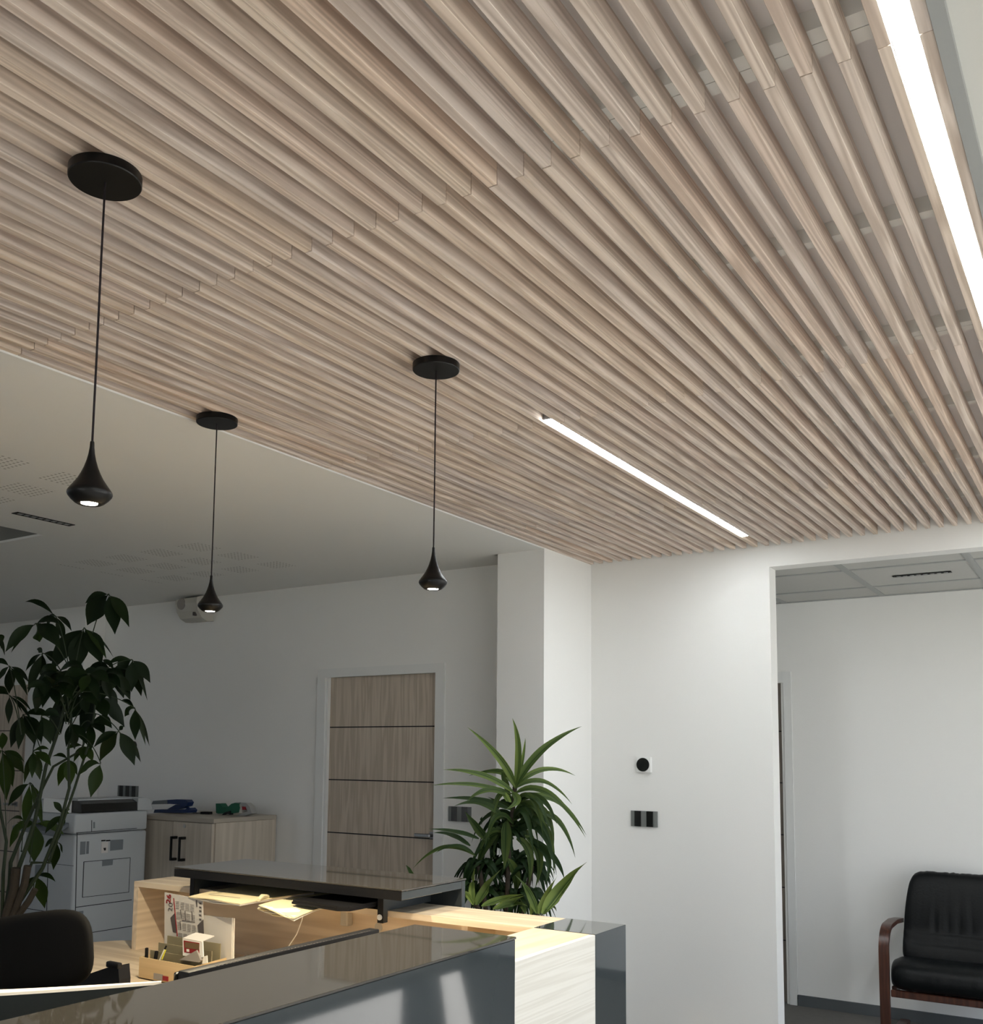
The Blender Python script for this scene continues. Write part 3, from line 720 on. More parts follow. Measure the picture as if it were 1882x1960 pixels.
# small red and white timer box hooked on the dividers
tm = thing('desk_timer', on(374, 1812, 1, 2.50), 'white card stand with a brown window and red band leaning in the organiser', 'desk gadget')
yt = 2.510
MB().prism([on(a, c, 1, yt) for a, c in ((350, 1829), (383, 1833), (385, 1803.5), (349.5, 1797))], (0, .006, 0)).build('face', M_white, tm)
MB().prism([on(a, c, 1, yt-.0006) for a, c in ((352.5, 1823), (381.5, 1827), (381.5, 1805), (351.5, 1800))], (0, .0006, 0)).build('frame', M_red, tm)
MB().prism([on(a, c, 1, yt-.0012) for a, c in ((354, 1814), (381, 1818), (381, 1806.5), (354, 1803))], (0, .0006, 0)).build('display', M_brownlcd, tm)
MB().prism([on(a, c, 1, yt-.0018) for a, c in ((357, 1821.5), (362, 1822), (362, 1817), (357, 1816.5))], (0, .0006, 0)).build('emblem', M_white, tm)
a3, b3 = on(349.5, 1797, 1, yt), on(385, 1803.5, 1, yt)
MB().prism([a3, b3, b3+Vector((.012, .05, .014)), a3+Vector((.012, .05, .014))], (0, 0, .003)).build('top_flap', M_print, tm)
MB().prism([on(385, 1803.5, 1, yt), on(387.5, 1801.5, 1, yt), on(389, 1832, 1, yt), on(384, 1833, 1, yt)], (0, .004, 0)).build('side_flap', M_white, tm)
# paper wedge, slip, pens
tag(MB().prism([on(343, 1837, 1, 2.503), on(380, 1842, 1, 2.503), on(384, 1838, 1, 2.503), on(376, 1819, 1, 2.503)], (0, .012, 0)).build('cellophane_wedge', M_inkl), 'crumpled grey plastic wedge lying in the front tray of the organiser', 'packaging')
tag(MB().prism([on(387, 1845, 1, 2.505), on(397, 1843, 1, 2.505), on(396, 1829, 1, 2.505), on(389, 1831, 1, 2.505)], (0, .003, 0)).build('paper_slip', M_paper), 'small white paper slip upright at the right of the organiser tray', 'paper')
def pen(name, p0, p1, r, m_, label, cap=None):
    a, b_ = Vector(p0), Vector(p1)
    t = thing(name, a, label, 'pen')
    MB().tube([a, a.lerp(b_, .97), b_], [r, r, r*.55], 12).build('barrel', m_, t, True)
    if cap: MB().tube([a.lerp(b_, .80), b_.lerp(a, -.03)], r*1.12, 12).build('cap', cap, t, True)
pen('marker', on(280, 1842, 1, 2.512), on(281, 1814, 1, 2.512), .0065, M_blackp, 'thick black marker standing at the left end of the organiser tray')
pen('highlighter', on(296, 1846, 1, 2.514), on(300, 1820, 1, 2.518), .0070, M_blackp, 'squat black marker leaning in the organiser tray', None)
pen('ballpoint_pen', on(305, 1840, 1, 2.506), on(318, 1811, 1, 2.518), .0030, M_paper, 'white and black ballpoint pen slanting in the organiser tray', M_blackp)
pen('ballpoint_pen', on(310, 1836, 1, 2.503), on(317, 1818, 1, 2.508), .0028, M_yel, 'short yellow pen with an orange end in the organiser tray', None)

# monitors behind the near counter
mo = thing('monitor', (-1.76, 1.85, ZK), 'black monitor seen along its perforated top edge behind the near counter', 'monitor')
MB().box((-1.780, 1.520, .755), (-1.745, 2.180, 1.080), .003, 2).build('back_shell', M_blackp, mo, True)
MB().box((-1.790, 1.515, .750), (-1.779, 2.185, 1.076), .003).build('screen', M_rocker, mo)
for i in range(48):
    y_ = 1.60+i*.0115
    MB().box((-1.752, y_, 1.0795), (-1.747, y_+.0045, 1.0806)).build('vent_hole', M_ink, mo)
MB().box((-1.775, 1.80, ZK), (-1.755, 1.90, .77)).box((-1.86, 1.74, ZK), (-1.68, 1.96, ZK+.012), .004).build('stand', M_blackp, mo)
mo2 = thing('monitor', (-1.95, 1.35, ZK), 'angled curved monitor with a pale lit top rim, left of the perforated one', 'monitor')
path = []
A = Vector((-1.815, 1.505, 0)); B = Vector((-2.300, 0.960, 0)); nrm2 = Vector((.768, -.64, 0))
for i in range(13):
    f = i/12; path.append(A.lerp(B, f) + nrm2*(.028*math.sin(PI*f)))
mb = MB(); mb.prism([(p.x, p.y, .76) for p in path]+[((p-nrm2*.022).x, (p-nrm2*.022).y, .76) for p in path[::-1]], (0, 0, .288)); mb.build('back_shell', M_dark, mo2)
mb = MB(); mb.prism([(p.x, p.y, 1.0485) for p in path]+[((p-nrm2*.036*(.25+.75*min(1, i/6))).x, (p-nrm2*.036*(.25+.75*min(1, i/6))).y, 1.0485) for i, p in list(enumerate(path))[::-1]], (0, 0, .006)); mb.build('top_rim', M_paper, mo2)  # pendant light on the dark shell's top edge, put into a pale rim colour
MB().box((-2.06, 1.25, ZK), (-1.98, 1.33, .80)).box((-2.12, 1.18, ZK), (-1.92, 1.40, ZK+.012), .004).build('stand', M_blackp, mo2)

# dark stand on the worktop
ph = thing('desk_stand', (-3.0, 2.22, ZK), 'dark wedge-shaped desk stand between the office chair and the organiser', 'desk stand')
MB().prism([(-3.24, 2.20, ZK), (-2.863, 2.20, ZK), (-2.863, 2.20, .800), (-2.872, 2.20, .846), (-2.93, 2.20, .832), (-3.24, 2.20, .728)], (0, .045, 0)).build('body', M_blackp, ph)
MB().box((-2.932, 2.195, .834), (-2.868, 2.215, .854), .005, 2).build('clip', M_blackp, ph, True)

# ------------------------------------------------------------------ office chair
oc = thing('office_chair', (-2.85, 1.75, 0), 'black swivel office chair with a low rounded backrest behind the counter', 'chair')
mb = MB()
c0 = Vector((-2.865, 1.90, .945)); ux = Vector((.985, .0, .165)).normalized(); uy = Vector((0, 1, 0)); uz = Vector((-.165, 0, .985)).normalized()
NA, NB = 40, 14
hw, hh, dp = .345, .116, .035
rings = []
for i in range(NB+1):
    ph_ = -PI/2+PI*i/NB; r_ = math.cos(ph_)**.55 if 0 < i < NB else .02; y_ = math.sin(ph_)*dp
    ring = []
    for k_ in range(NA):
        t_ = 2*PI*k_/NA; n_ = 3.2
        cx_ = math.copysign(abs(math.cos(t_))**(2/n_), math.cos(t_)); cz_ = math.copysign(abs(math.sin(t_))**(2/n_), math.sin(t_))
        X_, Z_ = cx_*hw*r_, cz_*hh*r_
        curve = .06*(X_/hw)**2
        ring.append(mb.bm.verts.new(c0+ux*X_+uz*Z_+uy*(y_-curve)))
    rings.append(ring)
for a, b_ in zip(rings, rings[1:]):
    for k_ in range(NA): mb.bm.faces.new((a[k_], a[(k_+1) % NA], b_[(k_+1) % NA], b_[k_]))
mb.bm.faces.new(rings[0][::-1]); mb.bm.faces.new(rings[-1])
mb.build('backrest', M_mesh, oc, 'all')
MB().tube([(-2.85, 1.93, .86), (-2.85, 1.96, .70), (-2.85, 1.92, .48), (-2.85, 1.78, .44)], .018, 10).build('back_stem', M_blackp, oc, True)
MB().box((-3.10, 1.45, .44), (-2.60, 1.90, .52), .03, 3).build('seat', M_mesh, oc, True)
MB().lathe([(.03, .09), (.03, .44)], (-2.85, 1.68, 0), 16).build('gas_column', M_blackp, oc, True)
for i in range(5):
    a = i*2*PI/5+.3
    MB().tube([(-2.85, 1.68, .11), (-2.85+.28*math.cos(a), 1.68+.28*math.sin(a), .07)], [.025, .015], 8).tube([(-2.85+.28*math.cos(a), 1.68+.28*math.sin(a), .0255), (-2.85+.30*math.cos(a), 1.68+.30*math.sin(a), .0255)], .025, 12).build('base_leg', M_blackp, oc, True)

# ------------------------------------------------------------------ storage cabinet and what stands on it
cbx0, cbx1, cby0, cby1, cbz = -5.455, -4.735, 4.275, D2-.008, 1.150
cabn = thing('storage_cabinet', (-5.1, 4.5, 0), 'low two-door grey-beige wood cabinet beside the printer', 'cabinet')
MB().box((cbx0, cby0+.02, .02), (cbx1, cby1, cbz-.028)).build('body', M_cabw, cabn)
MB().box((cbx0-.004, cby0-.003, cbz-.026), (cbx1+.004, cby1, cbz), .001).build('top_board', M_cabtop, cabn)
xm = -5.105
for i, (a, c, nm) in enumerate(((cbx0+.002, xm-.0015, 'l'), (xm+.0015, cbx1-.012, 'r'))):
    d = MB().box((a, cby0, .06), (c, cby0+.019, cbz-.031)).build('door', M_cabw, cabn)
    hx = on(329, 1600, 1, cby0-.03)[0] if i == 0 else on(345, 1600, 1, cby0-.03)[0]
    h_ = MB().box((hx-.006, cby0-.038, .880), (hx+.006, cby0-.028, 1.030)).box((hx-.006, cby0-.03, .880), (hx+.018, cby0+.0, .896)).box((hx-.006, cby0-.03, 1.014), (hx+.018, cby0+.0, 1.030))
    h_.build('handle', M_black, d)
lk = on(354, 1581, 1, cby0)
MB().lathe([(.0115, -.006), (.0115, 0)], (lk.x, cby0, lk.z), 20, 'y').build('lock', M_steel, cabn, True)

# blue hole punch
T = cbz
hp = thing('hole_punch', (-5.30, 4.50, T), 'blue lever hole punch with open jaws on the cabinet', 'hole punch')
def flat(name, pxs, y, d, m_, par, sm=False):
    mb = MB(); mb.prism([on(a, c, 1, y) for a, c in pxs], (0, d, 0)); return mb.build(name, m_, par, sm)
yh = 4.49
bz = on(300, 1556, 1, yh).z
flat('base', [(294, 1555.8), (360, 1555.8), (362, 1551), (358, 1546.5), (354, 1549.5), (296, 1549.5)], yh, .07, M_blue, hp)
flat('lever', [(290.5, 1539), (293, 1533.5), (312, 1531.5), (338, 1530), (356, 1531), (360, 1536), (357, 1543), (350, 1545), (344, 1540), (320, 1538.5)], yh, .05, M_blue, hp)
flat('link', [(320, 1549), (336, 1540), (350, 1541), (356, 1547), (340, 1549)], yh+.008, .035, M_blue, hp)
sp_ = flat('grip', [(290, 1539.5), (292.7, 1533), (320, 1531), (320, 1539)], yh-.002, .054, M_prn_d, hp)
# staple remover / small stapler
s_ = thing('staple_remover', (-5.22, 4.55, T), 'small black and steel staple tool lying in the middle of the cabinet top', 'stapler')
ys = 4.56
flat('body', [(368, 1558.5), (384, 1559), (384, 1554), (377, 1555), (369, 1552)], ys, .03, M_steel, s_)
flat('handle', [(382, 1558.8), (400, 1559), (400, 1554), (384, 1553.8)], ys, .03, M_blackp, s_)
# green tape gun
tg = thing('tape_gun', (-5.0, 4.6, T), 'green and steel packing tape gun lying on the right of the cabinet', 'tape dispenser')
yg = 4.585
flat('handle', [(413.5, 1556), (413, 1538), (421.5, 1538), (426, 1545), (436, 1544.5), (443, 1538.5), (450, 1536.5), (457, 1538), (459, 1546), (457, 1555), (440, 1557), (418, 1557.5)], yg, .05, M_green, tg)
flat('trigger', [(424, 1560.3), (430, 1555), (440, 1552), (440, 1559.5), (433, 1557)], yg-.01, .03, M_blackp, tg)
flat('blade_guard', [(457, 1540), (463, 1536), (471, 1537), (478, 1544), (482, 1557), (468, 1561.3), (453, 1561.3), (466, 1555.5), (474, 1553), (470, 1545), (462, 1541.5)], yg+.005, .045, M_steel, tg)
flat('tape_roll', [(457.5, 1541), (463, 1542), (463, 1556), (457, 1556)], yg+.003, .048, M_cream, tg)
flat('red_clip', [(463, 1544), (470, 1544), (470, 1550), (464, 1550)], yg+.002, .046, M_red, tg)

# ------------------------------------------------------------------ printer
pr = thing('office_printer', (-5.55, 3.98, 0), 'large grey office copier beside the low cabinet, half behind a plant', 'printer')
xr, yf, yb = -5.300, 3.715, 4.235
xl = -5.800
MB().box((xl, yf, .03), (xr, yb, 1.060), .016, 3).build('body', M_prn, pr, True)
MB().box((xl+.03, yf-.004, 1.063), (xr, yb, 1.185), .014, 3).build('scanner', M_prn, pr, True)
# document feeder
MB().box((xl+.10, yf+.0, 1.188), (xr-.30, yb, 1.262), .012, 2).build('feeder', M_prn, pr, True)
MB().prism([(xl+.19, yf-.012, 1.186), (xr-.10, yf-.012, 1.186), (xr-.10, yf-.012, 1.262), (xl+.19, yf-.012, 1.272)], (0, .05, 0)).build('feeder_cover', M_white, pr)
MB().prism([(xr-.32, yf+.04, 1.188), (xr-.004, yf+.04, 1.188), (xr-.010, yf+.04, 1.240), (xr-.05, yf+.04, 1.256), (xr-.32, yf+.04, 1.256)], (0, yb-yf-.12, 0)).build('feeder_tray', M_rocker, pr)
MB().prism([(xr-.002, yb-.078, 1.186), (xr-.002, yb+.035, 1.186), (xr-.002, yb+.015, 1.252), (xr-.002, yb-.02, 1.266), (xr-.002, yb-.078, 1.264)], (-.30, 0, 0)).build('feeder_end', M_prn, pr)
MB().box((xl+.20, yf+.05, 1.258), (xr-.06, yb-.08, 1.266)).build('top_tray', M_prn, pr)
MB().prism([(xl+.02, yf-.10, 1.075), (xr-.06, yf-.10, 1.055), (xr-.06, yf, 1.11), (xl+.02, yf, 1.12)], (0, 0, .022)).build('control_panel', M_prn_d, pr)
MB().box((xl+.05, yf-.09, 1.118), (xr-.14, yf-.01, 1.122)).build('display', M_rocker, pr)
def pside(nm, pxs, m_, d=.0018):
    mb = MB(); mb.prism([on(a, c, 0, xr) for a, c in pxs], (d, 0, 0)); return mb.build(nm, m_, pr)
def pfront(nm, pxs, m_, d=-.0018):
    mb = MB(); mb.prism([on(a, c, 1, yf) for a, c in pxs], (0, d, 0)); return mb.build(nm, m_, pr)
pside('panel_gap', [(146, 1593.6), (262, 1584.6), (262, 1585.6), (146, 1594.8)], M_line)
pside('panel_gap', [(147, 1594), (148.2, 1594), (143.5, 1800), (142.3, 1800)], M_line)
pside('panel_gap', [(145, 1736), (252, 1721.5), (252, 1722.9), (145, 1737.4)], M_line)
pside('panel_gap', [(145, 1789), (252, 1772), (252, 1773.2), (145, 1790.2)], M_line)
pside('panel_gap', [(175, 1570), (176, 1570), (175.6, 1592), (174.8, 1592)], M_line)
pside('recess', [(154, 1611), (164, 1610.5), (163, 1635), (153, 1636)], M_prn_d)
pside('recess', [(166, 1610.5), (170.5, 1610.2), (169.5, 1634), (165, 1634.5)], M_prn_d)
pside('recess', [(178.5, 1573.5), (181.5, 1573.3), (181.5, 1585), (178.5, 1585.4)], M_prn_d)
for a in (193.8, 202.8): pside('label_mark', [(a, 1608), (a+8, 1607.4), (a+8, 1609.8), (a, 1610.4)], M_rocker)
pside('label', [(194, 1612), (207, 1611), (206, 1632), (193.5, 1633)], M_print)
pside('label_mark', [(197.5, 1623), (202.5, 1622.5), (202, 1627.5), (199, 1628)], M_rocker, .0026)
pside('label', [(211, 1608), (236, 1606.5), (235, 1626), (210.5, 1628.5)], M_prn_d, .0006)
dp_ = pside('access_door', [(160.5, 1650), (248.5, 1642), (246, 1707), (157.5, 1717)], M_prn, .002)
for ln in ([(160, 1649.2), (249, 1641.2), (249, 1642.2), (160, 1650.2)], [(157, 1717), (246.5, 1707), (246.5, 1708), (157, 1718)], [(159.8, 1649.5), (160.8, 1649.5), (158, 1717.5), (157, 1717.5)], [(248.5, 1641.5), (249.4, 1641.5), (246.6, 1707.5), (245.7, 1707.5)]):
    pside('panel_gap', ln, M_line, .0028)
pside('door_handle', [(195.5, 1646.5), (216, 1644.6), (215, 1655.5), (195, 1658)], M_prn_d, .003)
pside('door_handle', [(148.5, 1744.5), (159, 1743.2), (159, 1749), (148.3, 1750)], M_prn_d, .003)
pfront('panel_gap', [(50, 1738), (141, 1752), (141, 1753.2), (50, 1739.2)], M_line)
pfront('panel_gap', [(50, 1766), (141, 1783), (141, 1784), (50, 1767)], M_line)
pfront('panel_gap', [(92, 1640), (92.8, 1640), (90, 1745), (89.2, 1745)], M_line)
pfront('door_handle', [(80, 1751), (96, 1754), (96, 1763), (79, 1760)], M_prn_d, -.003)
pfront('recess', [(68, 1655), (84, 1655), (83, 1678), (67, 1676)], M_prn_d)
pfront('panel_gap', [(93, 1652), (141, 1657), (141, 1657.7), (93, 1652.7)], M_line)

# ------------------------------------------------------------------ waiting room armchair
ac = thing('armchair', (-.85, 6.1, 0), 'black leather armchair with dark brown bentwood arms in the waiting room', 'chair')
def arm(xc):
    pth = [(xc, 5.845, .0), (xc, 5.842, .30), (xc, 5.845, .48)]
    for i in range(9):
        a = i/8*PI/2; pth.append((xc, 5.845+.13*(1-math.cos(a)), .50+.125*math.sin(a)))
    pth += [(xc, 6.12, .628), (xc, 6.30, .612)]
    return MB().strip(pth, (.052, 0, 0), .024).build('arm', M_brown, ac, True)
arm(-1.157); arm(-.533)
for xc in (-1.157, -.533):
    MB().strip([(xc, 5.84, .0125), (xc, 6.1, .0125), (xc, 6.40, .0125)], (.052, 0, 0), .024).build('floor_runner', M_brown, ac)
MB().box((-1.13, 5.855, .262), (-.56, 5.885, .300), .004).build('front_rail', M_brown, ac)
MB().box((-1.13, 5.885, .275), (-1.105, 6.36, .315), .004).box((-.585, 5.885, .275), (-.56, 6.36, .315), .004).build('side_rail', M_brown, ac)
def cushion(nm, cx_, w, depth_rows, m_, xw=None):
    """depth_rows: closed outline in the y-z plane; swept across x with rounded ends and fine puckers"""
    mb = MB(); NX = 44; rings = []
    cy0 = sum(p[0] for p in depth_rows)/len(depth_rows); cz0 = sum(p[1] for p in depth_rows)/len(depth_rows)
    for i in range(NX+1):
        f = -1+2*i/NX; s_ = (1-abs(f)**9)**.5 if abs(f) < 1 else .02
        s_ = max(s_, .25)
        ring = []
        for j, (y_, z_) in enumerate(depth_rows):
            hz = (z_-min(p[1] for p in depth_rows))/max(.01, max(p[1] for p in depth_rows)-min(p[1] for p in depth_rows))
            ww = w*(1-(xw or 0)*hz**3)
            fold = (.006*math.exp(-((f-.10)/.035)**2)+.006*math.exp(-((f+.14)/.03)**2)+.005*math.exp(-((f-.34)/.03)**2)+.005*math.exp(-((f+.38)/.03)**2))*(-1) if xw else 0
            pk = fold*(1-abs(hz-.45))+.0035*mnoise.noise(Vector((f*14, z_*3, y_*9))) + .0030*math.sin(f*46+z_*5)*max(0, mnoise.noise(Vector((f*3, z_*6, 2.2))))
            d = Vector((0, y_-cy0, z_-cz0)); dl = d.normalized()
            ring.append(mb.bm.verts.new(Vector((cx_+f*ww/2, cy0, cz0))+d*(.72+.28*s_)+dl*pk))
        rings.append(ring)
    n_ = len(depth_rows)
    for a, b_ in zip(rings, rings[1:]):
        for k_ in range(n_): mb.bm.faces.new((a[k_], a[(k_+1) % n_], b_[(k_+1) % n_], b_[k_]))
    mb.bm.faces.new(rings[0][::-1]); mb.bm.faces.new(rings[-1])
    return mb.build(nm, m_, ac, 'all')
def smooth_outline(pts, it=2):
    for _ in range(it):
        q = []
        for i, p in enumerate(pts):
            n2 = pts[(i+1) % len(pts)]
            q.append((p[0]*.75+n2[0]*.25, p[1]*.75+n2[1]*.25)); q.append((p[0]*.25+n2[0]*.75, p[1]*.25+n2[1]*.75))
        pts = q
    return pts
seat_o = smooth_outline([(5.80, .345), (5.815, .430), (5.90, .462), (6.05, .452), (6.22, .430), (6.34, .40), (6.33, .305), (6.0, .298), (5.86, .296)])
cushion('seat', -.845, .560, seat_o, M_leather)
back_o = smooth_outline([(6.10, .400), (6.135, .50), (6.150, .515), (6.165, .56), (6.180, .575), (6.200, .70), (6.25, .85), (6.285, .905), (6.345, .900), (6.360, .84), (6.33, .60), (6.27, .38), (6.18, .37)])
cushion('backrest', -.845, .535, back_o, M_leather, .10)

# ------------------------------------------------------------------ plants
def bez(a, c, b_, n_=8): return [a*(1-t)**2+c*2*t*(1-t)+b_*t*t for t in [i/n_ for i in range(n_+1)]]
dr = thing('dragon_plant', (-2.26, 3.66, 0), 'striped green dragon plant with arching sword leaves before the white column', 'plant')
DT = 4.36
def D4(x, y, dt=0.0): return at(740+x/3.619, 1340+y/3.619, DT+dt)
fol = MB()
def dleaf(b0, c0_, t0, w=26, db=0.0, dc=None, dt_=None, rnd=None):
    dt_ = random.uniform(-.18, .14) if dt_ is None else dt_
    dc = dt_*.5 if dc is None else dc
    bb, cm, tt = D4(*b0, db), D4(*c0_, dc), D4(*t0, dt_)
    ctrl = cm*2-(bb+tt)*.5
    fol.leaf(bb, tt, ctrl, w/3.619*DT/F_PX*1.95, (CAM-bb).normalized()+Vector((0, 0, .45))+Vector((random.uniform(-.35, .35), 0, random.uniform(-.1, .3))), .22, 14, 'lance', rnd, .10)
big = [((895, 600), (770, 390), (560, 187), 26), ((893, 600), (915, 340), (872, 125), 26), ((905, 600), (945, 400), (962, 262), 13), ((895, 600), (1075, 350), (1352, 182), 30),
       ((895, 595), (1090, 480), (1308, 524), 20), ((895, 610), (1090, 565), (1285, 722), 20), ((900, 640), (1130, 650), (1378, 950), 24), ((910, 700), (1160, 690), (1384, 935), 26),
       ((895, 610), (790, 500), (570, 525), 27), ((880, 640), (660, 520), (392, 482), 26), ((870, 650), (590, 585), (312, 592), 17), ((860, 660), (700, 625), (556, 702), 26),
       ((860, 760), (640, 690), (388, 680), 20), ((820, 830), (660, 715), (468, 735), 22), ((870, 640), (905, 700), (828, 756), 27), ((900, 720), (1090, 770), (1160, 1012), 28),
       ((950, 790), (1170, 820), (1308, 1092), 24), ((945, 830), (1110, 900), (1160, 1222), 26), ((900, 785), (955, 860), (925, 1002), 27), ((830, 840), (830, 1000), (815, 1172), 38),
       ((770, 930), (690, 1010), (622, 1172), 38), ((690, 970), (620, 880), (542, 770), 32), ((640, 960), (480, 912), (292, 892), 18), ((580, 1010), (450, 935), (322, 920), 20),
       ((620, 1080), (400, 1020), (184, 1166), 20), ((600, 1060), (470, 1010), (340, 1060), 17), ((960, 940), (1060, 1080), (1030, 1302), 30), ((980, 950), (1150, 1080), (1232, 1240), 24),
       ((1010, 990), (1120, 1100), (1096, 1278), 22), ((900, 960), (990, 1060), (985, 1280), 30), ((840, 1100), (900, 1230), (880, 1360), 32), ((800, 620), (845, 700), (840, 690), 20),
       ((800, 500), (830, 600), (860, 690), 28), ((870, 760), (800, 720), (700, 670), 16), ((740, 1050), (740, 1100), (690, 1125), 20),
       ((600, 1420), (590, 1300), (612, 1165), 22), ((625, 1420), (700, 1290), (806, 1162), 34), ((600, 1420), (540, 1340), (500, 1420), 18), ((660, 1430), (790, 1380), (945, 1346), 24),
       ((740, 1450), (860, 1400), (965, 1350), 26), ((760, 1450), (880, 1410), (980, 1430), 20), ((1040, 1480), (980, 1330), (886, 1208), 26), ((1055, 1482), (1110, 1360), (1186, 1214), 28),
       ((1080, 1482), (1220, 1290), (1390, 1120), 42), ((1090, 1485), (1190, 1370), (1258, 1296), 24), ((1100, 1450), (1150, 1430), (1178, 1465), 12), ((660, 870), (655, 830), (668, 802), 10),
       ((180, 1250), (160, 1190), (132, 1142), 22), ((960, 1480), (940, 1420), (925, 1372), 18), ((1000, 1490), (1010, 1400), (960, 1300), 20)]
for b0, c0_, t0, w in big:
    front = t0[1] > 1100 and b0[1] > 1300
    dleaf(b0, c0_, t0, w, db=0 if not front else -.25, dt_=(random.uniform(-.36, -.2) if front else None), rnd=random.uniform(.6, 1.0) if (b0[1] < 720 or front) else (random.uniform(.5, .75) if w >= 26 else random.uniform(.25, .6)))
for i in range(26):                          # drooping middle leaves along the main cane
    cy_ = random.uniform(700, 980); sg = random.choice((-1, 1)); L = random.uniform(130, 300)
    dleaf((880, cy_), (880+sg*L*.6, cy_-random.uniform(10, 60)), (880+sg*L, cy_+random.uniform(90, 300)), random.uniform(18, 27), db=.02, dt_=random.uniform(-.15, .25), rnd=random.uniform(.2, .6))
for i in range(240):                         # dense inner leaves around the lower crowns
    cx_, cy_ = random.choice([(640, 1180), (760, 1150), (900, 1120), (1010, 1180), (620, 1330), (760, 1350), (900, 1380), (1000, 1380), (820, 900), (740, 1010)])
    a = random.uniform(0, 2*PI); L = random.uniform(110, 210)
    tx, ty = cx_+L*math.cos(a)*1.0, cy_-L*math.sin(a)*.35+random.uniform(60, 170)
    if ty < 820: continue
    mx_, my_ = cx_+.55*L*math.cos(a), cy_-.55*L*math.sin(a)*.6-20
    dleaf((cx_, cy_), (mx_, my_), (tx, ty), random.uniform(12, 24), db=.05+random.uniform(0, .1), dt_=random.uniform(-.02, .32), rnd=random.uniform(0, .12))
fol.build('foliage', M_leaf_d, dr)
cn = MB()
for (xa, ya, xb, yb_) in ((890, 600, 850, 1000), (850, 1000, 830, 1500), (640, 1150, 700, 1520), (1010, 1150, 930, 1520), (1050, 1480, 980, 1560), (620, 1420, 700, 1560)):
    cn.tube([D4(xa, ya, .02), D4((xa+xb)/2, (ya+yb_)/2, .03), D4(xb, yb_, .05)], .011, 8)
b3_ = D4(830, 1500, .05); cn.tube([b3_, Vector((-2.26, 3.66, .40))], .016, 8)
cn.build('cane', M_bark, dr, True)
MB().lathe([(.13, 0), (.15, .02), (.19, .38), (.185, .40), (.165, .40), (.16, .36)], (-2.26, 3.66, 0), 32).build('pot', M_pot, dr, True)
MB().lathe([(.001, .375), (.165, .370)], (-2.26, 3.66, 0), 24, cap=False).build('soil', M_soil, dr)

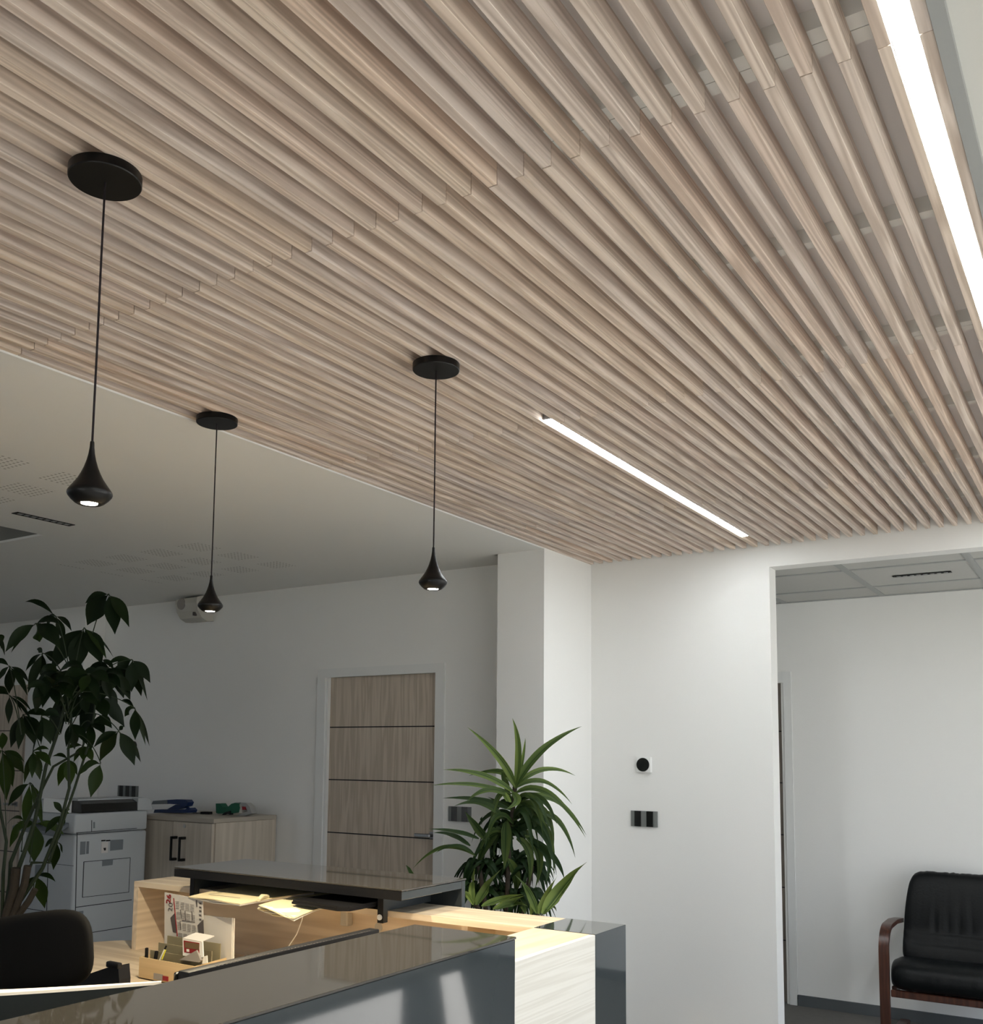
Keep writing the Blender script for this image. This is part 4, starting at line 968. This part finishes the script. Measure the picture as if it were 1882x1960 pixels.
# --- hand-leaved plant at far left
pb = at(-60, 1960, 4.3); 
pa = thing('money_tree', (pb.x, pb.y, 0), 'tall dark money tree with drooping hand-shaped leaves at far left', 'plant')
PT = 4.30
def E5(x, y, dt=0.0): return at(x/4.9, 1100+y/4.9, PT+dt)
fo = MB(); st = MB()
clusters = [  # centre, list of leaflet tips (x, y, width)
 ((1020, 180), [(800, 270, 90), (818, 475, 190), (1078, 560, 150), (1212, 492, 110)], (870, 545)),
 ((790, 495), [(480, 905, 200), (690, 935, 190), (955, 840, 180), (998, 790, 90), (1064, 775, 24)], (700, 900)),
 ((335, 455), [(50, 725, 110), (104, 732, 46), (372, 632, 150), (560, 690, 150), (560, 470, 80)], (640, 860)),
 ((520, 385), [(236, 254, 60), (605, 630, 80), (672, 530, 60), (440, 470, 80)], (640, 840)),
 ((1240, 795), [(1008, 845, 60), (1232, 1100, 130), (1325, 1140, 130), (1410, 1015, 110), (1382, 1180, 40), (1100, 890, 120)], (830, 1020)),
 ((1075, 900), [(1160, 1160, 120), (1222, 1178, 110), (1000, 1120, 130), (960, 960, 80), (960, 800, 60)], (760, 1060)),
 ((400, 735), [(240, 905, 50), (262, 1110, 90), (390, 970, 80), (560, 830, 110), (345, 700, 60)], (620, 1000)),
 ((88, 855), [(85, 1118, 110), (258, 1135, 70), (272, 1010, 60), (-60, 810, 60), (-20, 1000, 60)], (200, 1500)),
 ((90, 1130), [(80, 1400, 70), (300, 1290, 34), (310, 1400, 34), (-60, 1080, 90), (210, 1300, 24)], (200, 1500)),
 ((1265, 1250), [(1170, 1332, 80), (1268, 1552, 100), (1365, 1602, 46), (1402, 1610, 40), (1140, 1178, 40)], (700, 1100)),
 ((1115, 1465), [(880, 1618, 80), (935, 1752, 120), (1262, 1790, 130), (1322, 1760, 70), (1160, 1425, 50)], (800, 1300)),
 ((945, 1765), [(737, 1885, 90), (850, 2090, 130)], (740, 1500)),
 ((900, 1140), [(595, 1385, 170), (770, 1520, 190), (1105, 1165, 80), (1168, 1430, 170), (1000, 1350, 150)], (680, 1400)),
 ((700, 1095), [(745, 1040, 60), (650, 1200, 36), (590, 1160, 36), (600, 1050, 40)], (640, 1250)),
 ((215, 1310), [(100, 1625, 110), (172, 1640, 90), (320, 1590, 110), (385, 1570, 130), (470, 1330, 80)], (400, 1700)),
 ((390, 1320), [(475, 1590, 130), (385, 1600, 40), (300, 1700, 20), (560, 1330, 90)], (560, 1500)),
 ((420, 940), [(330, 1300, 120), (420, 1150, 110), (520, 1170, 120)], (600, 1200)),
 ((540, 1130), [(500, 1610, 110), (570, 1500, 100), (620, 1300, 90)], (620, 1400)),
 ((20, 1650), [(225, 1865, 110), (228, 1755, 50), (60, 2120, 130), (120, 1990, 110), (-80, 1700, 90), (20, 1480, 100)], (60, 2500)),
 ((310, 1655), [(225, 1960, 60), (375, 1925, 90), (478, 1795, 90), (460, 1640, 50), (300, 1910, 70)], (430, 1750)),
 ((640, 1730), [(530, 1680, 26), (490, 1705, 30), (545, 1985, 100), (660, 1980, 110), (725, 1880, 60)], (640, 1500)),
 ((780, 1600), [(620, 1640, 50), (780, 1750, 90), (870, 1755, 90), (690, 1760, 50)], (760, 1500)),
 ((660, 1390), [(700, 1640, 110), (620, 1620, 60), (820, 1600, 90), (560, 1400, 90)], (640, 1600)),
 ((850, 1380), [(980, 1500, 110), (850, 1660, 90), (1050, 1440, 120)], (720, 1500)),
 ((280, 1950), [(75, 2170, 90), (235, 2400, 95), (395, 2200, 60), (400, 2360, 70)], (380, 2200)),
 ((590, 2250), [(500, 2130, 60), (640, 2180, 70), (420, 2430, 70), (570, 2380, 70), (650, 2240, 30)], (520, 2500)),
 ((230, 2300), [(90, 2560, 90), (180, 2400, 70), (60, 2350, 60)], (200, 2600)),
 ((330, 2330), [(600, 2440, 90), (320, 2700, 170), (180, 2380, 80), (120, 2420, 60)], (280, 2700)),
 ((540, 2510), [(500, 2770, 90), (560, 2400, 40), (585, 2610, 40), (420, 2560, 70)], (460, 2700)),
 ((340, 2820), [(420, 3130, 120), (210, 3010, 70), (520, 2880, 50)], (300, 3050)),
 ((-20, 560), [(30, 620, 60), (45, 760, 34), (15, 700, 30)], (-100, 900)),
]
for _i in range(9):
    c0x, c0y = random.uniform(420, 1050), random.uniform(780, 1480)
    tp = []
    for _j in range(6):
        a = -PI*.08+(_j/5)*PI*1.16; L = random.uniform(170, 260)
        tp.append((c0x+L*math.cos(a), c0y+L*.9*max(-.1, math.sin(a))+random.uniform(0, 60), random.uniform(80, 120)))
    clusters.append(((c0x, c0y), tp, (640, min(1750, c0y+300))))
for (c, tips, anchor) in clusters:
    dc = random.uniform(-.22, .22); C_ = E5(*c, dc)
    for (tx, ty, w) in tips:
        T_ = E5(tx, ty, dc+random.uniform(-.10, .10))
        mid = (C_+T_)*.5; L = (T_-C_).length
        ctrl = mid+Vector((0, 0, L*(.10+.22*abs(tx-c[0])/(abs(tx-c[0])+abs(ty-c[1])+1))))+(T_-C_)*.05
        b0 = C_.lerp(T_, .06)
        fo.leaf(b0, T_, ctrl, w/4.9*PT/F_PX*.98, (CAM-C_).normalized()+Vector((random.uniform(-.4, .4), random.uniform(-.3, .3), .5)), .18, 10, 'oval',
                max(0, min(1, random.gauss(.18 if c[1] < 1500 else .62, .14))), .05)
        st.tube([C_, b0.lerp(C_, -.3)], .0015, 5)
    A_ = E5(*anchor, dc*.3)
    st.tube(bez(A_, (A_+C_)*.5+Vector((0, 0, .05)), C_, 8), .0022, 6)
fo.build('foliage', M_leaf_p, pa)
for pth, r0, r1 in (([(20, 3250), (120, 2900), (230, 2600), (330, 2300), (430, 1800), (570, 1400), (650, 1000), (700, 850)], .011, .005),
                    ([(60, 3250), (230, 3000), (400, 2750), (560, 2350), (650, 2000), (640, 1650), (670, 1350), (640, 1000)], .010, .004),
                    ([(40, 3250), (90, 2900), (100, 2700), (220, 2400), (350, 2100), (500, 1800), (760, 1650), (900, 1300)], .010, .004),
                    ([(100, 3200), (240, 2850), (300, 2700), (460, 2700), (700, 2000), (860, 1500), (900, 1150)], .009, .004),
                    ([(20, 3250), (30, 2800), (60, 2500), (0, 2200), (-60, 1500)], .008, .005)):
    P_ = [E5(x, y, .02*i) for i, (x, y) in enumerate(pth)]
    st.tube(P_, [r0+(r1-r0)*i/(len(P_)-1) for i in range(len(P_))], 8)
st.build('stem', M_stem, pa, True)
tk = MB()
for pth, r in (([(0, 3450), (60, 3200), (130, 2950), (150, 2750)], .020), ([(20, 3450), (140, 3150), (230, 2900), (260, 2730)], .016), ([(10, 3450), (130, 3250), (270, 3060), (330, 2950)], .014)):
    tk.tube([E5(x, y) for x, y in pth], r, 10)
e0 = E5(0, 3450); tk.tube([e0, Vector((pb.x, pb.y, .30))], .034, 10)
tk.build('trunk', M_bark, pa, True)
MB().lathe([(.14, 0), (.16, .02), (.19, .34), (.17, .34), (.16, .30)], (pb.x, pb.y, 0), 32).build('pot', M_pot, pa, True)
MB().lathe([(.001, .31), (.165, .305)], (pb.x, pb.y, 0), 24, cap=False).build('soil', M_soil, pa)
